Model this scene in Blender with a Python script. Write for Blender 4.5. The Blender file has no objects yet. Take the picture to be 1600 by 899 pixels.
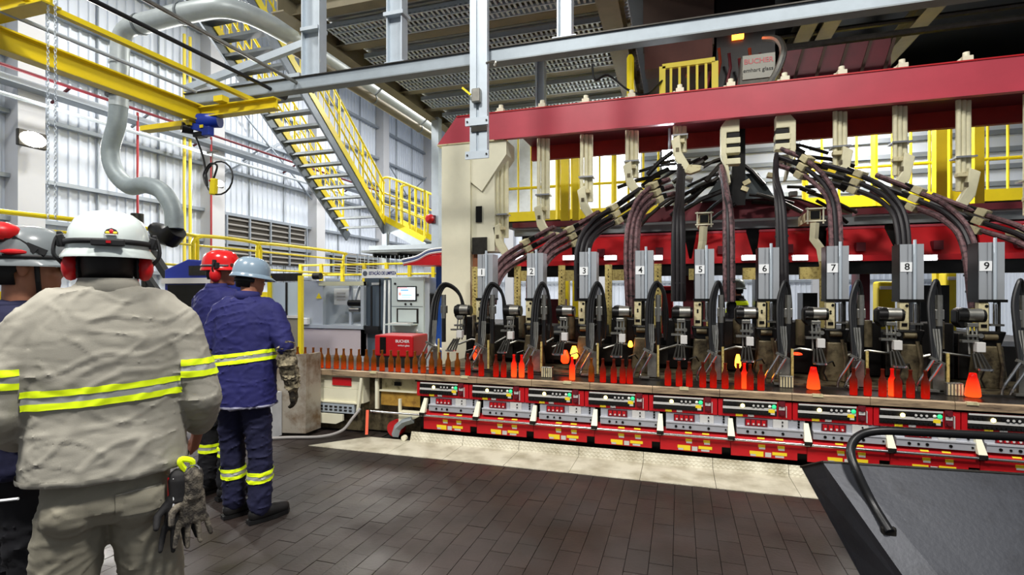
import bpy, bmesh, math, random
from mathutils import Vector, Matrix, noise
random.seed(7)
V = Vector
S = bpy.context.scene
COL = S.collection
# ---------------------------------------------------------------- camera, world, lights, exposure
TH = math.radians(17.6); SN, CS = math.sin(TH), math.cos(TH); FP = 825.0; HY = 458.0; EYE = 1.6
cam_d = bpy.data.cameras.new('camera'); cam = bpy.data.objects.new('camera', cam_d); COL.objects.link(cam)
cam.location = (0, 0, EYE); cam.rotation_euler = (math.pi / 2, 0, TH)
cam_d.sensor_width = 36; cam_d.lens = FP / 1600 * 36; cam_d.shift_y = (HY - 449.5) / 1600; cam_d.clip_start = .05
S.camera = cam
S.view_settings.view_transform = 'Standard'; S.view_settings.look = 'None'
S.view_settings.gamma = 1; S.view_settings.use_curve_mapping = False
S.view_settings.exposure = 0.55
W = bpy.data.worlds.new('hall_air'); S.world = W; W.use_nodes = True
W.node_tree.nodes['Background'].inputs[0].default_value = (.86, .92, 1, 1)
W.node_tree.nodes['Background'].inputs[1].default_value = .2
def area(name, loc, size, power, col=(1, .97, .92), target=None, sy=None):
    l = bpy.data.lights.new(name, 'AREA'); l.energy = power; l.color = col; l.shape = 'RECTANGLE'
    l.size = size; l.size_y = sy or size
    o = bpy.data.objects.new(name, l); COL.objects.link(o); o.location = loc
    if target: o.rotation_euler = (V(target) - V(loc)).to_track_quat('-Z', 'Y').to_euler()
    return o
# high-bay lamps of the hall, in the roof, out of frame
for i, (x, y, z, p) in enumerate([(-2.5, -1.5, 8.5, 620), (2.5, 0.5, 8.5, 480), (-9.5, 2, 10.5, 420), (-10.0, 10, 10.5, 520), (-10.5, 18, 11, 560), (-8.0, 25, 11, 500)]):
    area('high_bay_and_fill_light', (x, y, z), 1.2, p)
for i, (x, y, z, p) in enumerate([(-4, 17, 9.5, 900), (4, 17, 9.5, 900), (3, 10.5, 4.9, 150), (-2, 12.6, 5.5, 160), (4, 12.6, 5.8, 160)]):  # last pair: low fill lights added to brighten the pale backing wall
    area('high_bay_and_fill_light', (x, y, z), 1.2, p)

# ---------------------------------------------------------------- helpers
def PY(px, py, Y):
    u = (px - 800) / FP; d = Y / (CS + SN * u); return V((d * (-SN + CS * u), Y, EYE + (HY - py) / FP * d))
def PX(px, py, X):
    u = (px - 800) / FP; d = X / (-SN + CS * u); return V((X, d * (CS + SN * u), EYE + (HY - py) / FP * d))
def PD(px, py, d):
    u = (px - 800) / FP; return V((d * (-SN + CS * u), d * (CS + SN * u), EYE + (HY - py) / FP * d))
def lin(c):
    c = c / 255; return c / 12.92 if c <= .04045 else ((c + .055) / 1.055) ** 2.4
MATS = {}
def mat(name, rgb=(128, 128, 128), rough=.5, metal=0, var=0, scale=6, rgb2=None, thr=.5, bump=0, bscale=40, emis=0, trans=0, coat=0, stretch=None, alpha=1, ior=1.45):
    if name in MATS: return MATS[name]
    m = bpy.data.materials.new(name); m.use_nodes = True; nt = m.node_tree; N = nt.nodes; L = nt.links
    b = N['Principled BSDF']; c = tuple(lin(x) for x in rgb) + (1,)
    b.inputs['Base Color'].default_value = c; b.inputs['Roughness'].default_value = rough; b.inputs['Metallic'].default_value = metal
    b.inputs['Transmission Weight'].default_value = trans; b.inputs['Coat Weight'].default_value = coat; b.inputs['IOR'].default_value = ior
    b.inputs['Alpha'].default_value = alpha
    if emis:
        b.inputs['Emission Color'].default_value = c; b.inputs['Emission Strength'].default_value = emis
    if var or rgb2 or bump:
        tc = N.new('ShaderNodeTexCoord'); src = tc.outputs['Object']
        if stretch:
            mp = N.new('ShaderNodeMapping'); mp.inputs['Scale'].default_value = stretch; L.new(src, mp.inputs[0]); src = mp.outputs[0]
    if var or rgb2:
        nz = N.new('ShaderNodeTexNoise'); nz.inputs['Scale'].default_value = scale; nz.inputs['Detail'].default_value = 6; nz.inputs['Roughness'].default_value = .65
        L.new(src, nz.inputs['Vector'])
        r = N.new('ShaderNodeValToRGB'); L.new(nz.outputs[0], r.inputs[0]); e = r.color_ramp.elements
        if rgb2:
            c2 = tuple(lin(x) for x in rgb2) + (1,)
            e[0].position = max(0, thr - .1); e[1].position = min(1, thr + .1); e[0].color = c2; e[1].color = c
        else:
            e[0].position = .3; e[1].position = .72
            e[0].color = tuple(x * (1 - var) for x in c[:3]) + (1,); e[1].color = tuple(min(1, x * (1 + var)) for x in c[:3]) + (1,)
        L.new(r.outputs[0], b.inputs['Base Color'])
    if bump:
        n2 = N.new('ShaderNodeTexNoise'); n2.inputs['Scale'].default_value = bscale; n2.inputs['Detail'].default_value = 4
        L.new(src, n2.inputs['Vector']); bp = N.new('ShaderNodeBump'); bp.inputs['Strength'].default_value = bump; bp.inputs['Distance'].default_value = .01
        L.new(n2.outputs[0], bp.inputs['Height']); L.new(bp.outputs[0], b.inputs['Normal'])
    MATS[name] = m
    return m
ROOT = {}
class MB:
    def __init__(s): s.v = []; s.f = []
    def add(s, vs, fs):
        n = len(s.v); s.v += [tuple(p) for p in vs]; s.f += [tuple(i + n for i in f) for f in fs]; return s
    def box(s, x0, x1, y0, y1, z0, z1):
        if x0 > x1: x0, x1 = x1, x0
        if y0 > y1: y0, y1 = y1, y0
        if z0 > z1: z0, z1 = z1, z0
        return s.add([(x0, y0, z0), (x1, y0, z0), (x1, y1, z0), (x0, y1, z0), (x0, y0, z1), (x1, y0, z1), (x1, y1, z1), (x0, y1, z1)],
                     [(0, 3, 2, 1), (4, 5, 6, 7), (0, 1, 5, 4), (1, 2, 6, 5), (2, 3, 7, 6), (3, 0, 4, 7)])
    def cb(s, c, sx, sy, sz, R=None):
        h = [(-1, -1, -1), (1, -1, -1), (1, 1, -1), (-1, 1, -1), (-1, -1, 1), (1, -1, 1), (1, 1, 1), (-1, 1, 1)]
        vs = [V((a * sx / 2, b * sy / 2, d * sz / 2)) for a, b, d in h]
        if R is not None: vs = [R @ p for p in vs]
        return s.add([V(c) + p for p in vs], [(0, 3, 2, 1), (4, 5, 6, 7), (0, 1, 5, 4), (1, 2, 6, 5), (2, 3, 7, 6), (3, 0, 4, 7)])
    def bar(s, p, q, w, h, up=(0, 0, 1)):
        p, q = V(p), V(q); d = (q - p).normalized(); r = d.cross(V(up))
        if r.length < 1e-4: r = d.cross(V((0, 1, 0)))
        r.normalize(); u = r.cross(d)
        vs = [b + r * (a * w / 2) + u * (c * h / 2) for b in (p, q) for a, c in ((-1, -1), (1, -1), (1, 1), (-1, 1))]
        return s.add(vs, [(3, 2, 1, 0), (4, 5, 6, 7), (0, 1, 5, 4), (1, 2, 6, 5), (2, 3, 7, 6), (3, 0, 4, 7)])
    def ibeam(s, p, q, w, h, t=.012, up=(0, 0, 1)):
        p, q = V(p), V(q); d = (q - p).normalized(); r = d.cross(V(up))
        if r.length < 1e-4: r = d.cross(V((0, 1, 0)))
        r.normalize(); u = r.cross(d); a, b, k = w / 2, h / 2, t / 2
        prof = [(-a, -b), (a, -b), (a, -b + t), (k, -b + t), (k, b - t), (a, b - t), (a, b), (-a, b), (-a, b - t), (-k, b - t), (-k, -b + t), (-a, -b + t)]
        n = len(prof); vs = [e + r * x + u * y for e in (p, q) for x, y in prof]
        fs = [(i, (i + 1) % n, (i + 1) % n + n, i + n) for i in range(n)]
        for o in (0, n): fs += [(o, o + 1, o + 2, o + 11), (o + 3, o + 4, o + 9, o + 10), (o + 5, o + 6, o + 7, o + 8)]
        return s.add(vs, fs)
    def tube(s, pts, r, n=8, cap=True):
        pts = [V(p) for p in pts]; m = len(pts); rs = r if isinstance(r, (list, tuple)) else [r] * m
        t0 = (pts[1] - pts[0]).normalized(); a = V((0, 0, 1)) if abs(t0.z) < .9 else V((1, 0, 0)); u = t0.cross(a).normalized()
        vs = []; pt = t0
        for i, p in enumerate(pts):
            t = (pts[min(i + 1, m - 1)] - pts[max(i - 1, 0)]).normalized()
            if i: u = pt.rotation_difference(t) @ u
            u = (u - t * u.dot(t)).normalized(); w = t.cross(u); pt = t
            vs += [p + (u * math.cos(2 * math.pi * k / n) + w * math.sin(2 * math.pi * k / n)) * rs[i] for k in range(n)]
        fs = [(i * n + k, i * n + (k + 1) % n, (i + 1) * n + (k + 1) % n, (i + 1) * n + k) for i in range(m - 1) for k in range(n)]
        if cap: fs += [tuple(range(n - 1, -1, -1)), tuple(range((m - 1) * n, m * n))]
        return s.add(vs, fs)
    def cyl(s, p, q, r, n=10, r2=None): return s.tube([p, q], [r, r if r2 is None else r2], n)
    def prism(s, poly, ax, a, b):
        def mk(x, y, z):
            return {'x': (z, x, y), 'y': (x, z, y), 'z': (x, y, z)}[ax]
        n = len(poly); vs = [mk(x, y, a) for x, y in poly] + [mk(x, y, b) for x, y in poly]
        return s.add(vs, [tuple(range(n - 1, -1, -1)), tuple(range(n, 2 * n))] + [(i, (i + 1) % n, (i + 1) % n + n, i + n) for i in range(n)])
    def lathe(s, prof, c=(0, 0, 0), n=12, R=None):
        vs = []
        for r, z in prof:
            for k in range(n):
                p = V((r * math.cos(2 * math.pi * k / n), r * math.sin(2 * math.pi * k / n), z))
                if R is not None: p = R @ p
                vs.append(V(c) + p)
        m = len(prof); fs = [(i * n + k, i * n + (k + 1) % n, (i + 1) * n + (k + 1) % n, (i + 1) * n + k) for i in range(m - 1) for k in range(n)]
        fs += [tuple(range(n - 1, -1, -1)), tuple(range((m - 1) * n, m * n))]
        return s.add(vs, fs)
    def ball(s, c, rx, ry=None, rz=None, n=10, R=None):
        ry = ry or rx; rz = rz or rx; k = max(4, n // 2); prof = []
        vs = []; fs = []
        for i in range(k + 1):
            a = -math.pi / 2 + math.pi * i / k
            for j in range(n):
                b = 2 * math.pi * j / n; p = V((rx * math.cos(a) * math.cos(b), ry * math.cos(a) * math.sin(b), rz * math.sin(a)))
                if R is not None: p = R @ p
                vs.append(V(c) + p)
        for i in range(k):
            for j in range(n): fs.append((i * n + j, i * n + (j + 1) % n, (i + 1) * n + (j + 1) % n, (i + 1) * n + j))
        return s.add(vs, fs)
    def mesh(s, name):
        me = bpy.data.meshes.new(name); me.from_pydata(s.v, [], s.f); me.update(); return me
    def ob(s, name, m, parent=None, smooth=False, bev=0, fix=True):
        me = s.mesh(name)
        if fix or smooth:
            b = bmesh.new(); b.from_mesh(me); bmesh.ops.remove_doubles(b, verts=b.verts, dist=1e-5)
            bmesh.ops.recalc_face_normals(b, faces=b.faces); b.to_mesh(me); b.free()
        return link(name, me, m, parent, smooth, bev)
def link(name, me, m, parent=None, smooth=False, bev=0):
    o = bpy.data.objects.new(name, me); COL.objects.link(o)
    if m is not None and not me.materials: me.materials.append(m)
    if smooth:
        me.shade_smooth()
        try: me.set_sharp_from_angle(angle=math.radians(42))
        except Exception: pass
    if bev:
        md = o.modifiers.new('bevel', 'BEVEL'); md.width = bev; md.segments = 2; md.limit_method = 'ANGLE'
    if parent is not None:
        o.parent = parent
        if parent.name in ROOT: o.matrix_parent_inverse = Matrix.Translation(-ROOT[parent.name])
    return o
def tag(o, label=None, cat=None, group=None, kind=None):
    if label: o['label'] = label
    if cat: o['category'] = cat
    if group: o['group'] = group
    if kind: o['kind'] = kind
    return o
def thing(name, label, cat, loc=(0, 0, 0), group=None, kind=None):
    o = bpy.data.objects.new(name, None); COL.objects.link(o); o.location = loc; o.empty_display_size = .1
    ROOT[o.name] = V(loc); return tag(o, label, cat, group, kind)
def copy_tree(o, parent=None, skip=()):
    c = o.copy(); COL.objects.link(c)
    if o.name in ROOT: ROOT[c.name] = ROOT[o.name].copy()
    if parent is not None: c.parent = parent; c.matrix_parent_inverse = o.matrix_parent_inverse.copy()
    for ch in o.children:
        if ch.name.split('.')[0] not in skip: copy_tree(ch, c, skip)
    return c
def text(body, size, m, parent, name='lettering', M=None, ext=.001, align='CENTER', bold=0, sx=1):
    cu = bpy.data.curves.new(name, 'FONT'); cu.body = body; cu.size = size; cu.align_x = align; cu.align_y = 'CENTER'; cu.extrude = ext; cu.offset = bold
    t = bpy.data.objects.new('tmp', cu); COL.objects.link(t)
    me = bpy.data.meshes.new_from_object(t.evaluated_get(bpy.context.evaluated_depsgraph_get()))
    bpy.data.objects.remove(t); me.transform(Matrix.Diagonal((sx, 1, 1, 1)))
    if M is not None: me.transform(M)
    me.materials.clear(); return link(name, me, m, parent)
def TXT(x, y, z, rz=0):   # upright text facing -Y, turned by rz about Z
    return Matrix.Translation((x, y, z)) @ Matrix.Rotation(rz, 4, 'Z') @ Matrix.Rotation(math.pi / 2, 4, 'X')
def bez(ps, n=14):
    ps = [V(p) for p in ps]; m = len(ps); out = []
    P = [ps[0] * 2 - ps[1]] + ps + [ps[-1] * 2 - ps[-2]]
    for i in range(m - 1):
        a, b, c, d = P[i:i + 4]
        for k in range(n):
            t = k / n; out.append(.5 * ((2 * b) + (c - a) * t + (2 * a - 5 * b + 4 * c - d) * t * t + (3 * b - a - 3 * c + d) * t ** 3))
    return out + [ps[-1]]
NUM = ['zero', 'one', 'two', 'three', 'four', 'five', 'six', 'seven', 'eight', 'nine']
ORD = ['first', 'second', 'third', 'fourth', 'fifth', 'sixth', 'seventh', 'eighth', 'ninth', 'tenth', 'eleventh', 'twelfth', 'thirteenth', 'fourteenth', 'fifteenth', 'sixteenth', 'seventeenth', 'eighteenth', 'nineteenth', 'twentieth', 'twenty-first', 'twenty-second', 'twenty-third', 'twenty-fourth'] + ['twenty-' + w for w in ('fifth', 'sixth', 'seventh', 'eighth', 'ninth')] + ['thirtieth', 'thirty-first']

# ---------------------------------------------------------------- materials
RED = mat('machine_red', (186, 22, 30), .36, 0, .12, 3)
REDP = mat('lit_pale_red', (178, 60, 74), .42, 0, .10, 2)  # paler, pinker red: light falling on the beam put into the colour
DRED = mat('dark_red', (96, 20, 32), .5, 0, .2, 3)
CREAM = mat('cream_paint', (226, 222, 196), .45, 0, .06, 3)
CREAMD = mat('worn_cream', (200, 190, 150), .55, 0, 0, 14, (120, 104, 66), .38)
PIPE = mat('cream_pipe', (212, 206, 172), .42, 0, .1, 8)
BRASS = mat('speckled_brass_plate', (190, 172, 104), .5, .2, 0, 40, (120, 100, 52), .42)
BLACK = mat('black_oily_steel', (22, 21, 20), .38, .5, .3, 12)
RUBBER = mat('black_rubber', (17, 17, 18), .42, 0, .2, 10)
DARKM = mat('dark_metal', (60, 58, 54), .42, .8, .3, 10)
CHROME = mat('chrome', (205, 205, 205), .22, 1)
STEEL = mat('worn_steel', (150, 148, 140), .36, .9, .2, 12)
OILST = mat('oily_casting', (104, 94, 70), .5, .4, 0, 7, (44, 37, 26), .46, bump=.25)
GALV = mat('galvanised_steel', (186, 196, 204), .45, .35, .08, 5)
GALVD = mat('galvanised_dark', (120, 126, 128), .5, .5, .15, 6)
ALU = mat('aluminium_profile', (176, 180, 184), .4, .45, .05, 3)
YEL = mat('safety_yellow', (230, 208, 26), .42, 0, .06, 4)
CRANEY = mat('crane_yellow', (218, 194, 26), .42, 0, .08, 3)
BLUE = mat('hoist_blue', (24, 52, 150), .4)
WHITE = mat('white_paint', (232, 234, 234), .45)
PRINT = mat('black_print', (20, 20, 22), .6)
LABY = mat('yellow_sticker', (240, 210, 40), .5)
LABW = mat('pale_sticker', (196, 194, 190), .5)
HOSEP = mat('sleeved_hose', (118, 86, 88), .65, 0, 0, 24, (50, 38, 40), .46, bump=.3)
HOSEK = mat('black_hose', (36, 33, 35), .5, 0, .25, 12)
GLOW = mat('lamp_white', (255, 250, 240), .5, emis=14)
AMBER = mat('amber_glass', (150, 62, 12), .12, 0, trans=.55, ior=1.3)
BROWNB = mat('brown_steel', (70, 52, 42), .7, 0, .2, 2)
OLIVE = mat('olive_beam', (132, 124, 100), .6, .2, .15, 3)
# ---------------------------------------------------------------- floor
TILE = mat('floor_tile', (70, 58, 56), .5, 0, .0, 2.2, (54, 47, 42), .46, bump=.12, bscale=60)
def tile_mat():
    m = bpy.data.materials.new('quarry_tile'); m.use_nodes = True; N = m.node_tree.nodes; L = m.node_tree.links; b = N['Principled BSDF']
    g = N.new('ShaderNodeNewGeometry'); oi = N.new('ShaderNodeObjectInfo')
    n1 = N.new('ShaderNodeTexNoise'); n1.inputs['Scale'].default_value = 1.3; n1.inputs['Detail'].default_value = 5; L.new(g.outputs['Position'], n1.inputs['Vector'])
    r = N.new('ShaderNodeValToRGB'); e = r.color_ramp.elements; e[0].position = .36; e[1].position = .62
    e[0].color = (.0135, .0092, .0072, 1); e[1].color = (.031, .0215, .019, 1); L.new(n1.outputs[0], r.inputs[0])
    mx = N.new('ShaderNodeMixRGB'); mx.blend_type = 'MULTIPLY'; mx.inputs[0].default_value = 1; L.new(r.outputs[0], mx.inputs[1])
    mr = N.new('ShaderNodeMapRange'); mr.inputs[3].default_value = .88; mr.inputs[4].default_value = 1.1; L.new(oi.outputs['Random'], mr.inputs[0]); L.new(mr.outputs[0], mx.inputs[2])
    L.new(mx.outputs[0], b.inputs['Base Color'])
    n2 = N.new('ShaderNodeTexNoise'); n2.inputs['Scale'].default_value = 2.1; n2.inputs['Detail'].default_value = 3; L.new(g.outputs['Position'], n2.inputs['Vector'])
    m2 = N.new('ShaderNodeMapRange'); m2.inputs[1].default_value = .35; m2.inputs[2].default_value = .65; m2.inputs[3].default_value = .3; m2.inputs[4].default_value = .62; L.new(n2.outputs[0], m2.inputs[0]); L.new(m2.outputs[0], b.inputs['Roughness'])
    n3 = N.new('ShaderNodeTexNoise'); n3.inputs['Scale'].default_value = 45; L.new(g.outputs['Position'], n3.inputs['Vector'])
    bp = N.new('ShaderNodeBump'); bp.inputs['Strength'].default_value = .12; bp.inputs['Distance'].default_value = .01; L.new(n3.outputs[0], bp.inputs['Height']); L.new(bp.outputs[0], b.inputs['Normal'])
    return m
QT = tile_mat()
GROUT = mat('dark_grout', (22, 19, 18), .8)
CONC = mat('hall_concrete', (96, 92, 88), .6, 0, .12, 1.5)
floor = tag(MB().box(-17, 12, -4, 36, -.2, -.012).ob('floor', GROUT), kind='structure')
tw, tl = .1355, .284
me = MB().box(-tw / 2 + .0018, tw / 2 - .0018, -tl / 2 + .0018, tl / 2 - .0018, -.02, 0).mesh('floor_tile'); me.materials.append(QT)
def proj(x, y, z=0):
    d = -SN * x + CS * y
    return (800 + FP * (CS * x + SN * y) / d, HY - FP * (z - EYE) / d) if d > .1 else (-9999, 9999)
cand = []
for i in range(-60, 40):
    off = tl * (.5 if i % 2 else 0) + random.uniform(-.004, .004)
    for j in range(-6, 40):
        x = i * tw + .03; y = j * tl + off + .1
        if y > 6.6 or (y > 4.76 and -3.2 < x < 3): continue
        px, py = proj(x, y); vis = 230 < px < 1400 and py < 960 and y < 4.85
        cand.append((not vis, abs(x + 1.2) + abs(y - 3.2) * .8, x, y))
cand.sort()
rest = MB()
for k, (_, _, x, y) in enumerate(cand):
    dz = random.uniform(-.0015, .0012)
    if k < 300:
        link('floor_tile', me, None, floor).location = (x, y, dz)
    else: rest.box(x - tw / 2 + .0018, x + tw / 2 - .0018, y - tl / 2 + .0018, y + tl / 2 - .0018, -.02, dz)
tag(rest.ob('floor_tile_field', QT, floor, fix=False), kind='stuff')
MB().box(-17, 12, 6.6, 36, -.1, -.001).ob('hall_slab', CONC, floor)
MB().box(-17, -8.2, -4, 6.6, -.1, -.001).ob('hall_slab', CONC, floor)
# tread plates in front of the machine: flat apron bent up against the base
def plate_mat():
    m = bpy.data.materials.new('cream_tread_plate'); m.use_nodes = True; N = m.node_tree.nodes; L = m.node_tree.links; b = N['Principled BSDF']; b.inputs['Roughness'].default_value = .5
    g = N.new('ShaderNodeNewGeometry'); n1 = N.new('ShaderNodeTexNoise'); n1.inputs['Scale'].default_value = 5; n1.inputs['Detail'].default_value = 8; L.new(g.outputs['Position'], n1.inputs['Vector'])
    r = N.new('ShaderNodeValToRGB'); e = r.color_ramp.elements; e[0].position = .3; e[1].position = .6; e[0].color = (.36, .32, .22, 1); e[1].color = (.62, .58, .45, 1); L.new(n1.outputs[0], r.inputs[0])
    hs = []
    for ang in (45, -45):
        mp = N.new('ShaderNodeMapping'); mp.inputs['Rotation'].default_value = (0, 0, math.radians(ang)); mp.inputs['Scale'].default_value = (34, 95, 34); L.new(g.outputs['Position'], mp.inputs[0])
        v = N.new('ShaderNodeTexVoronoi'); v.inputs['Scale'].default_value = 1; v.inputs['Randomness'].default_value = .15; L.new(mp.outputs[0], v.inputs['Vector'])
        q = N.new('ShaderNodeMapRange'); q.inputs[1].default_value = .25; q.inputs[2].default_value = .5; q.inputs[3].default_value = 1; q.inputs[4].default_value = 0; L.new(v.outputs['Distance'], q.inputs[0]); hs.append(q)
    ad = N.new('ShaderNodeMath'); ad.operation = 'MAXIMUM'; L.new(hs[0].outputs[0], ad.inputs[0]); L.new(hs[1].outputs[0], ad.inputs[1])
    bp = N.new('ShaderNodeBump'); bp.inputs['Strength'].default_value = .8; bp.inputs['Distance'].default_value = .004; L.new(ad.outputs[0], bp.inputs['Height']); L.new(bp.outputs[0], b.inputs['Normal'])
    mx = N.new('ShaderNodeMixRGB'); mx.blend_type = 'MULTIPLY'; L.new(ad.outputs[0], mx.inputs[0]); L.new(r.outputs[0], mx.inputs[1]); mx.inputs[2].default_value = (1.12, 1.12, 1.14, 1); L.new(mx.outputs[0], b.inputs['Base Color'])
    return m
PLATE = plate_mat()
ap = thing('tread_plate_apron', 'cream chequered tread plates lying along the foot of the machine', 'floor plate', (-1.2, 4.85, 0))
xs = [-3.70, -2.775, -2.163, -1.55, -.938, -.325, .288, .908, 1.30]
for i in range(8):
    a, b = xs[i] + .002, xs[i + 1] - .002
    y0 = 4.62
    m = MB()
    if i == 0:
        m.prism([(a, y0), (b, y0), (b, 5.10), (a + .42, 5.10)], 'z', -.005, .006)
    else:
        m.box(a, b, y0, 5.10, -.005, .006).add([(a, 5.10, .006), (b, 5.10, .006), (b, 5.135, .095), (a, 5.135, .095), (a, 5.108, .0), (b, 5.108, .0), (b, 5.143, .095), (a, 5.143, .095)],
              [(0, 1, 2, 3), (7, 6, 5, 4), (0, 3, 7, 4), (1, 5, 6, 2), (3, 2, 6, 7)])
    m.ob('tread_plate', PLATE, ap)
# ---------------------------------------------------------------- left wall of ribbed sheet with columns and girts
WX = -15.0
WALLM = mat('white_ribbed_sheet', (206, 214, 226), .5, .1, .04, .6)
WALLC = mat('painted_column', (186, 188, 192), .55, 0, .05, .5)
GIRT = mat('girt_steel', (150, 158, 166), .45, .5, .08, 2)
wl = tag(MB().box(WX - .3, WX - .2, -3, 34, 0, 14).ob('wall_left', WALLC), kind='structure')
def panel_mesh(w, h):
    m = MB(); pitch = w / 5; prof = [(0, 0)]
    for i in range(5):
        y = i * pitch; prof += [(y + pitch * .62, 0), (y + pitch * .7, .04), (y + pitch * .92, .04), (y + pitch, 0)]
    prof2 = []
    for p in prof:
        if not prof2 or p != prof2[-1]: prof2.append(p)
    n = len(prof2); vs = [(x, y, z) for z in (0, h) for y, x in prof2]
    return m.add(vs, [(i, i + 1, i + 1 + n, i + n) for i in range(n - 1)]).mesh('wall_panel')
pm = panel_mesh(1.236, 14); pm.materials.append(WALLM)
for i in range(30):
    link('wall_panel', pm, None, wl).location = (WX - .12, -3 + i * 1.24, 0)
CY = [3.2, 8.5, 13.8, 19.1, 24.4, 29.7]
for y in CY:
    MB().box(WX - .1, WX + .35, y - .28, y + .28, 0, 14).ob('column', WALLC, wl)
for z in (2.2, 3.35, 4.35, 5.85, 7.2, 8.6, 10.2, 11.8):
    for a, b in zip([-3] + CY, CY + [33]):
        MB().box(WX - .08, WX + .1, a + .29, b - .29, z - .05, z + .05).ob('girt', GIRT, wl)
for a, b in zip(CY, CY[1:]):
    for k in (1, 2):
        y = a + (b - a) * k / 3
        MB().cyl((WX - .06, y, 2), (WX - .06, y, 12), .03, 6).ob('sag_rod', GIRT, wl)
for a, b in ((13.8, 19.1), (24.4, 29.7)):
    for z0, z1 in ((5.4, 8.9), (8.9, 5.4)):
        MB().bar((WX + .12, a, z0), (WX + .12, b, z1), .05, .05).ob('wind_brace', GIRT, wl)
# louvre grilles low in the wall
LOUV = mat('louvre_grey', (150, 148, 144), .6, .2, .1, 3)
LOUVD = mat('louvre_shadow', (78, 74, 68), .8)
for y0, y1, z0, z1 in ((14.4, 18.5, 2.7, 4.3), (20.3, 24.0, 2.5, 3.5)):
    fr = MB().box(WX - .04, WX + .0, y0, y1, z0, z1).ob('louvre_grille', LOUVD, wl)
    n = 8
    for k in range(n):
        z = z0 + (z1 - z0) * (k + .5) / n
        MB().bar((WX + .05, y0, z), (WX + .05, y1, z), .10, .035, up=(.5, 0, 1)).ob('louvre_blade', LOUV, fr)
    for k in range(5):
        y = y0 + (y1 - y0) * k / 4; MB().box(WX + .06, WX + .13, y - .03, y + .03, z0, z1).ob('louvre_mullion', GIRT, fr)
# far end wall
wb = tag(MB().box(-15, 14, 30.3, 30.5, 0, 14).ob('wall_back', WALLC), kind='structure')
pb = panel_mesh(1.236, 14); pb.transform(Matrix.Rotation(math.radians(-90), 4, 'Z')); pb.materials.append(WALLM)
for i in range(23): link('wall_panel', pb, None, wb).location = (-14.9 + i * 1.24, 30.25, 0)
for x in (-9.6, -4.2, 1.2, 6.6, 12): MB().box(x - .25, x + .25, 29.7, 30.2, 0, 14).ob('column', WALLC, wb)
for z in (2.2, 4.35, 6.5, 8.6, 10.8): MB().box(-15, 14, 30.0, 30.12, z - .06, z + .06).ob('girt', GIRT, wb)
WIN = mat('window_light', (236, 244, 255), .3, emis=2.2)
for i, (x0, x1, z0, z1) in enumerate([(-.6, 2.6, 7.0, 10.0), (4.2, 6.3, 7.2, 10.2)]):
    w = tag(MB().box(x0, x1, 30.05, 30.1, z0, z1).ob('window_%d' % (i + 1), WIN), kind='structure')
    for k in range(4):
        x = x0 + (x1 - x0) * k / 3; MB().box(x - .05, x + .05, 29.95, 30.06, z0, z1).ob('window_bar', GIRT, w)
    for z in (z0, (z0 + z1) / 2, z1): MB().box(x0, x1, 29.94, 30.06, z - .05, z + .05).ob('window_bar', GIRT, w)
wr = tag(MB().box(12, 12.1, -3, 30.3, 0, 14).ob('wall_right', WALLC), kind='structure')
for i in range(26): o = link('wall_panel', pm, None, wr); o.location = (11.95, -2.9 + i * 1.24, 0); o.rotation_euler = (0, 0, math.pi); o.location.y += 1.24
# ---------------------------------------------------------------- glass forming machine: lower front
PT = .6125
def LX(k): return -2.521 + PT * (k - 1)
def BX(k): return 2.087 + PT * (k - 8)
YF = 5.15
# conveyor
RIM = mat('worn_conveyor_rim', (176, 152, 122), .45, .3, 0, 9, (104, 88, 74), .44, stretch=(.4, 3, 3))
BELT = mat('dark_steel_belt', (46, 40, 36), .35, .7, .3, 10)
cv = thing('bottle_conveyor', 'long flat bottle conveyor with worn tan steel rim along the machine front', 'conveyor', (-.6, 5.3, 0))
MB().box(-5.0, 6.0, YF + .03, 5.52, .69, .715).ob('belt', BELT, cv)
for i in range(19):
    a = -4.98 + i * .592
    MB().prism([(YF, .655), (YF + .04, .655), (YF + .04, .716), (YF + .012, .722), (YF, .71)], 'x', a + .002, a + .59).ob('front_rim', RIM, cv)
for i in range(7): MB().box(-4.4 + i * 1.1, -4.32 + i * 1.1, YF - .008, YF + .03, .70, .724).ob('rim_clip', CREAMD, cv)
MB().box(-2.75, 6.0, 5.52, 5.56, .69, .73).ob('back_guide', DARKM, cv)
MB().box(-2.75, 6.0, YF + .02, YF + .1, .635, .66).ob('underside_channel', BLACK, cv)
# machine bed behind the panels
bed = thing('machine_bed', 'dark oily bed of the forming machine behind the bottle conveyor', 'machine bed', (.2, 6, 0))
MB().box(-2.72, 6.0, 5.24, 7.02, .02, .66).ob('bed_block', BLACK, bed)
MB().box(-2.72, 6.0, 5.6, 7.02, .66, .74).ob('deck', OILST, bed)
MB().box(-2.6, 6.0, 6.35, 7.02, .74, 1.08).ob('mould_table', BLACK, bed)
for k in range(1, 10):
    x = BX(k) - .18
    MB().box(x - .22, x + .05, 6.25, 6.6, .75, 1.3).ob('mould_block', BLACK, bed, bev=.01)
    MB().box(x + .1, x + .3, 6.3, 6.8, .75, 1.2).ob('mould_block', DARKM, bed, bev=.01)
    MB().cyl((x - .08, 6.24, 1.05), (x - .08, 6.24, 1.32), .045, 10).ob('blow_head', OILST, bed, True)
    MB().box(x + .22, x + .42, 6.2, 6.26, .8, 1.0).ob('cover_plate', DARKM, bed)
    MB().tube([(x - .3, 6.2, .95), (x - .1, 6.15, 1.02), (x + .2, 6.18, .98), (x + .3, 6.3, 1.05)], .014, 6).ob('hydraulic_line', STEEL, bed, True)
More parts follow.
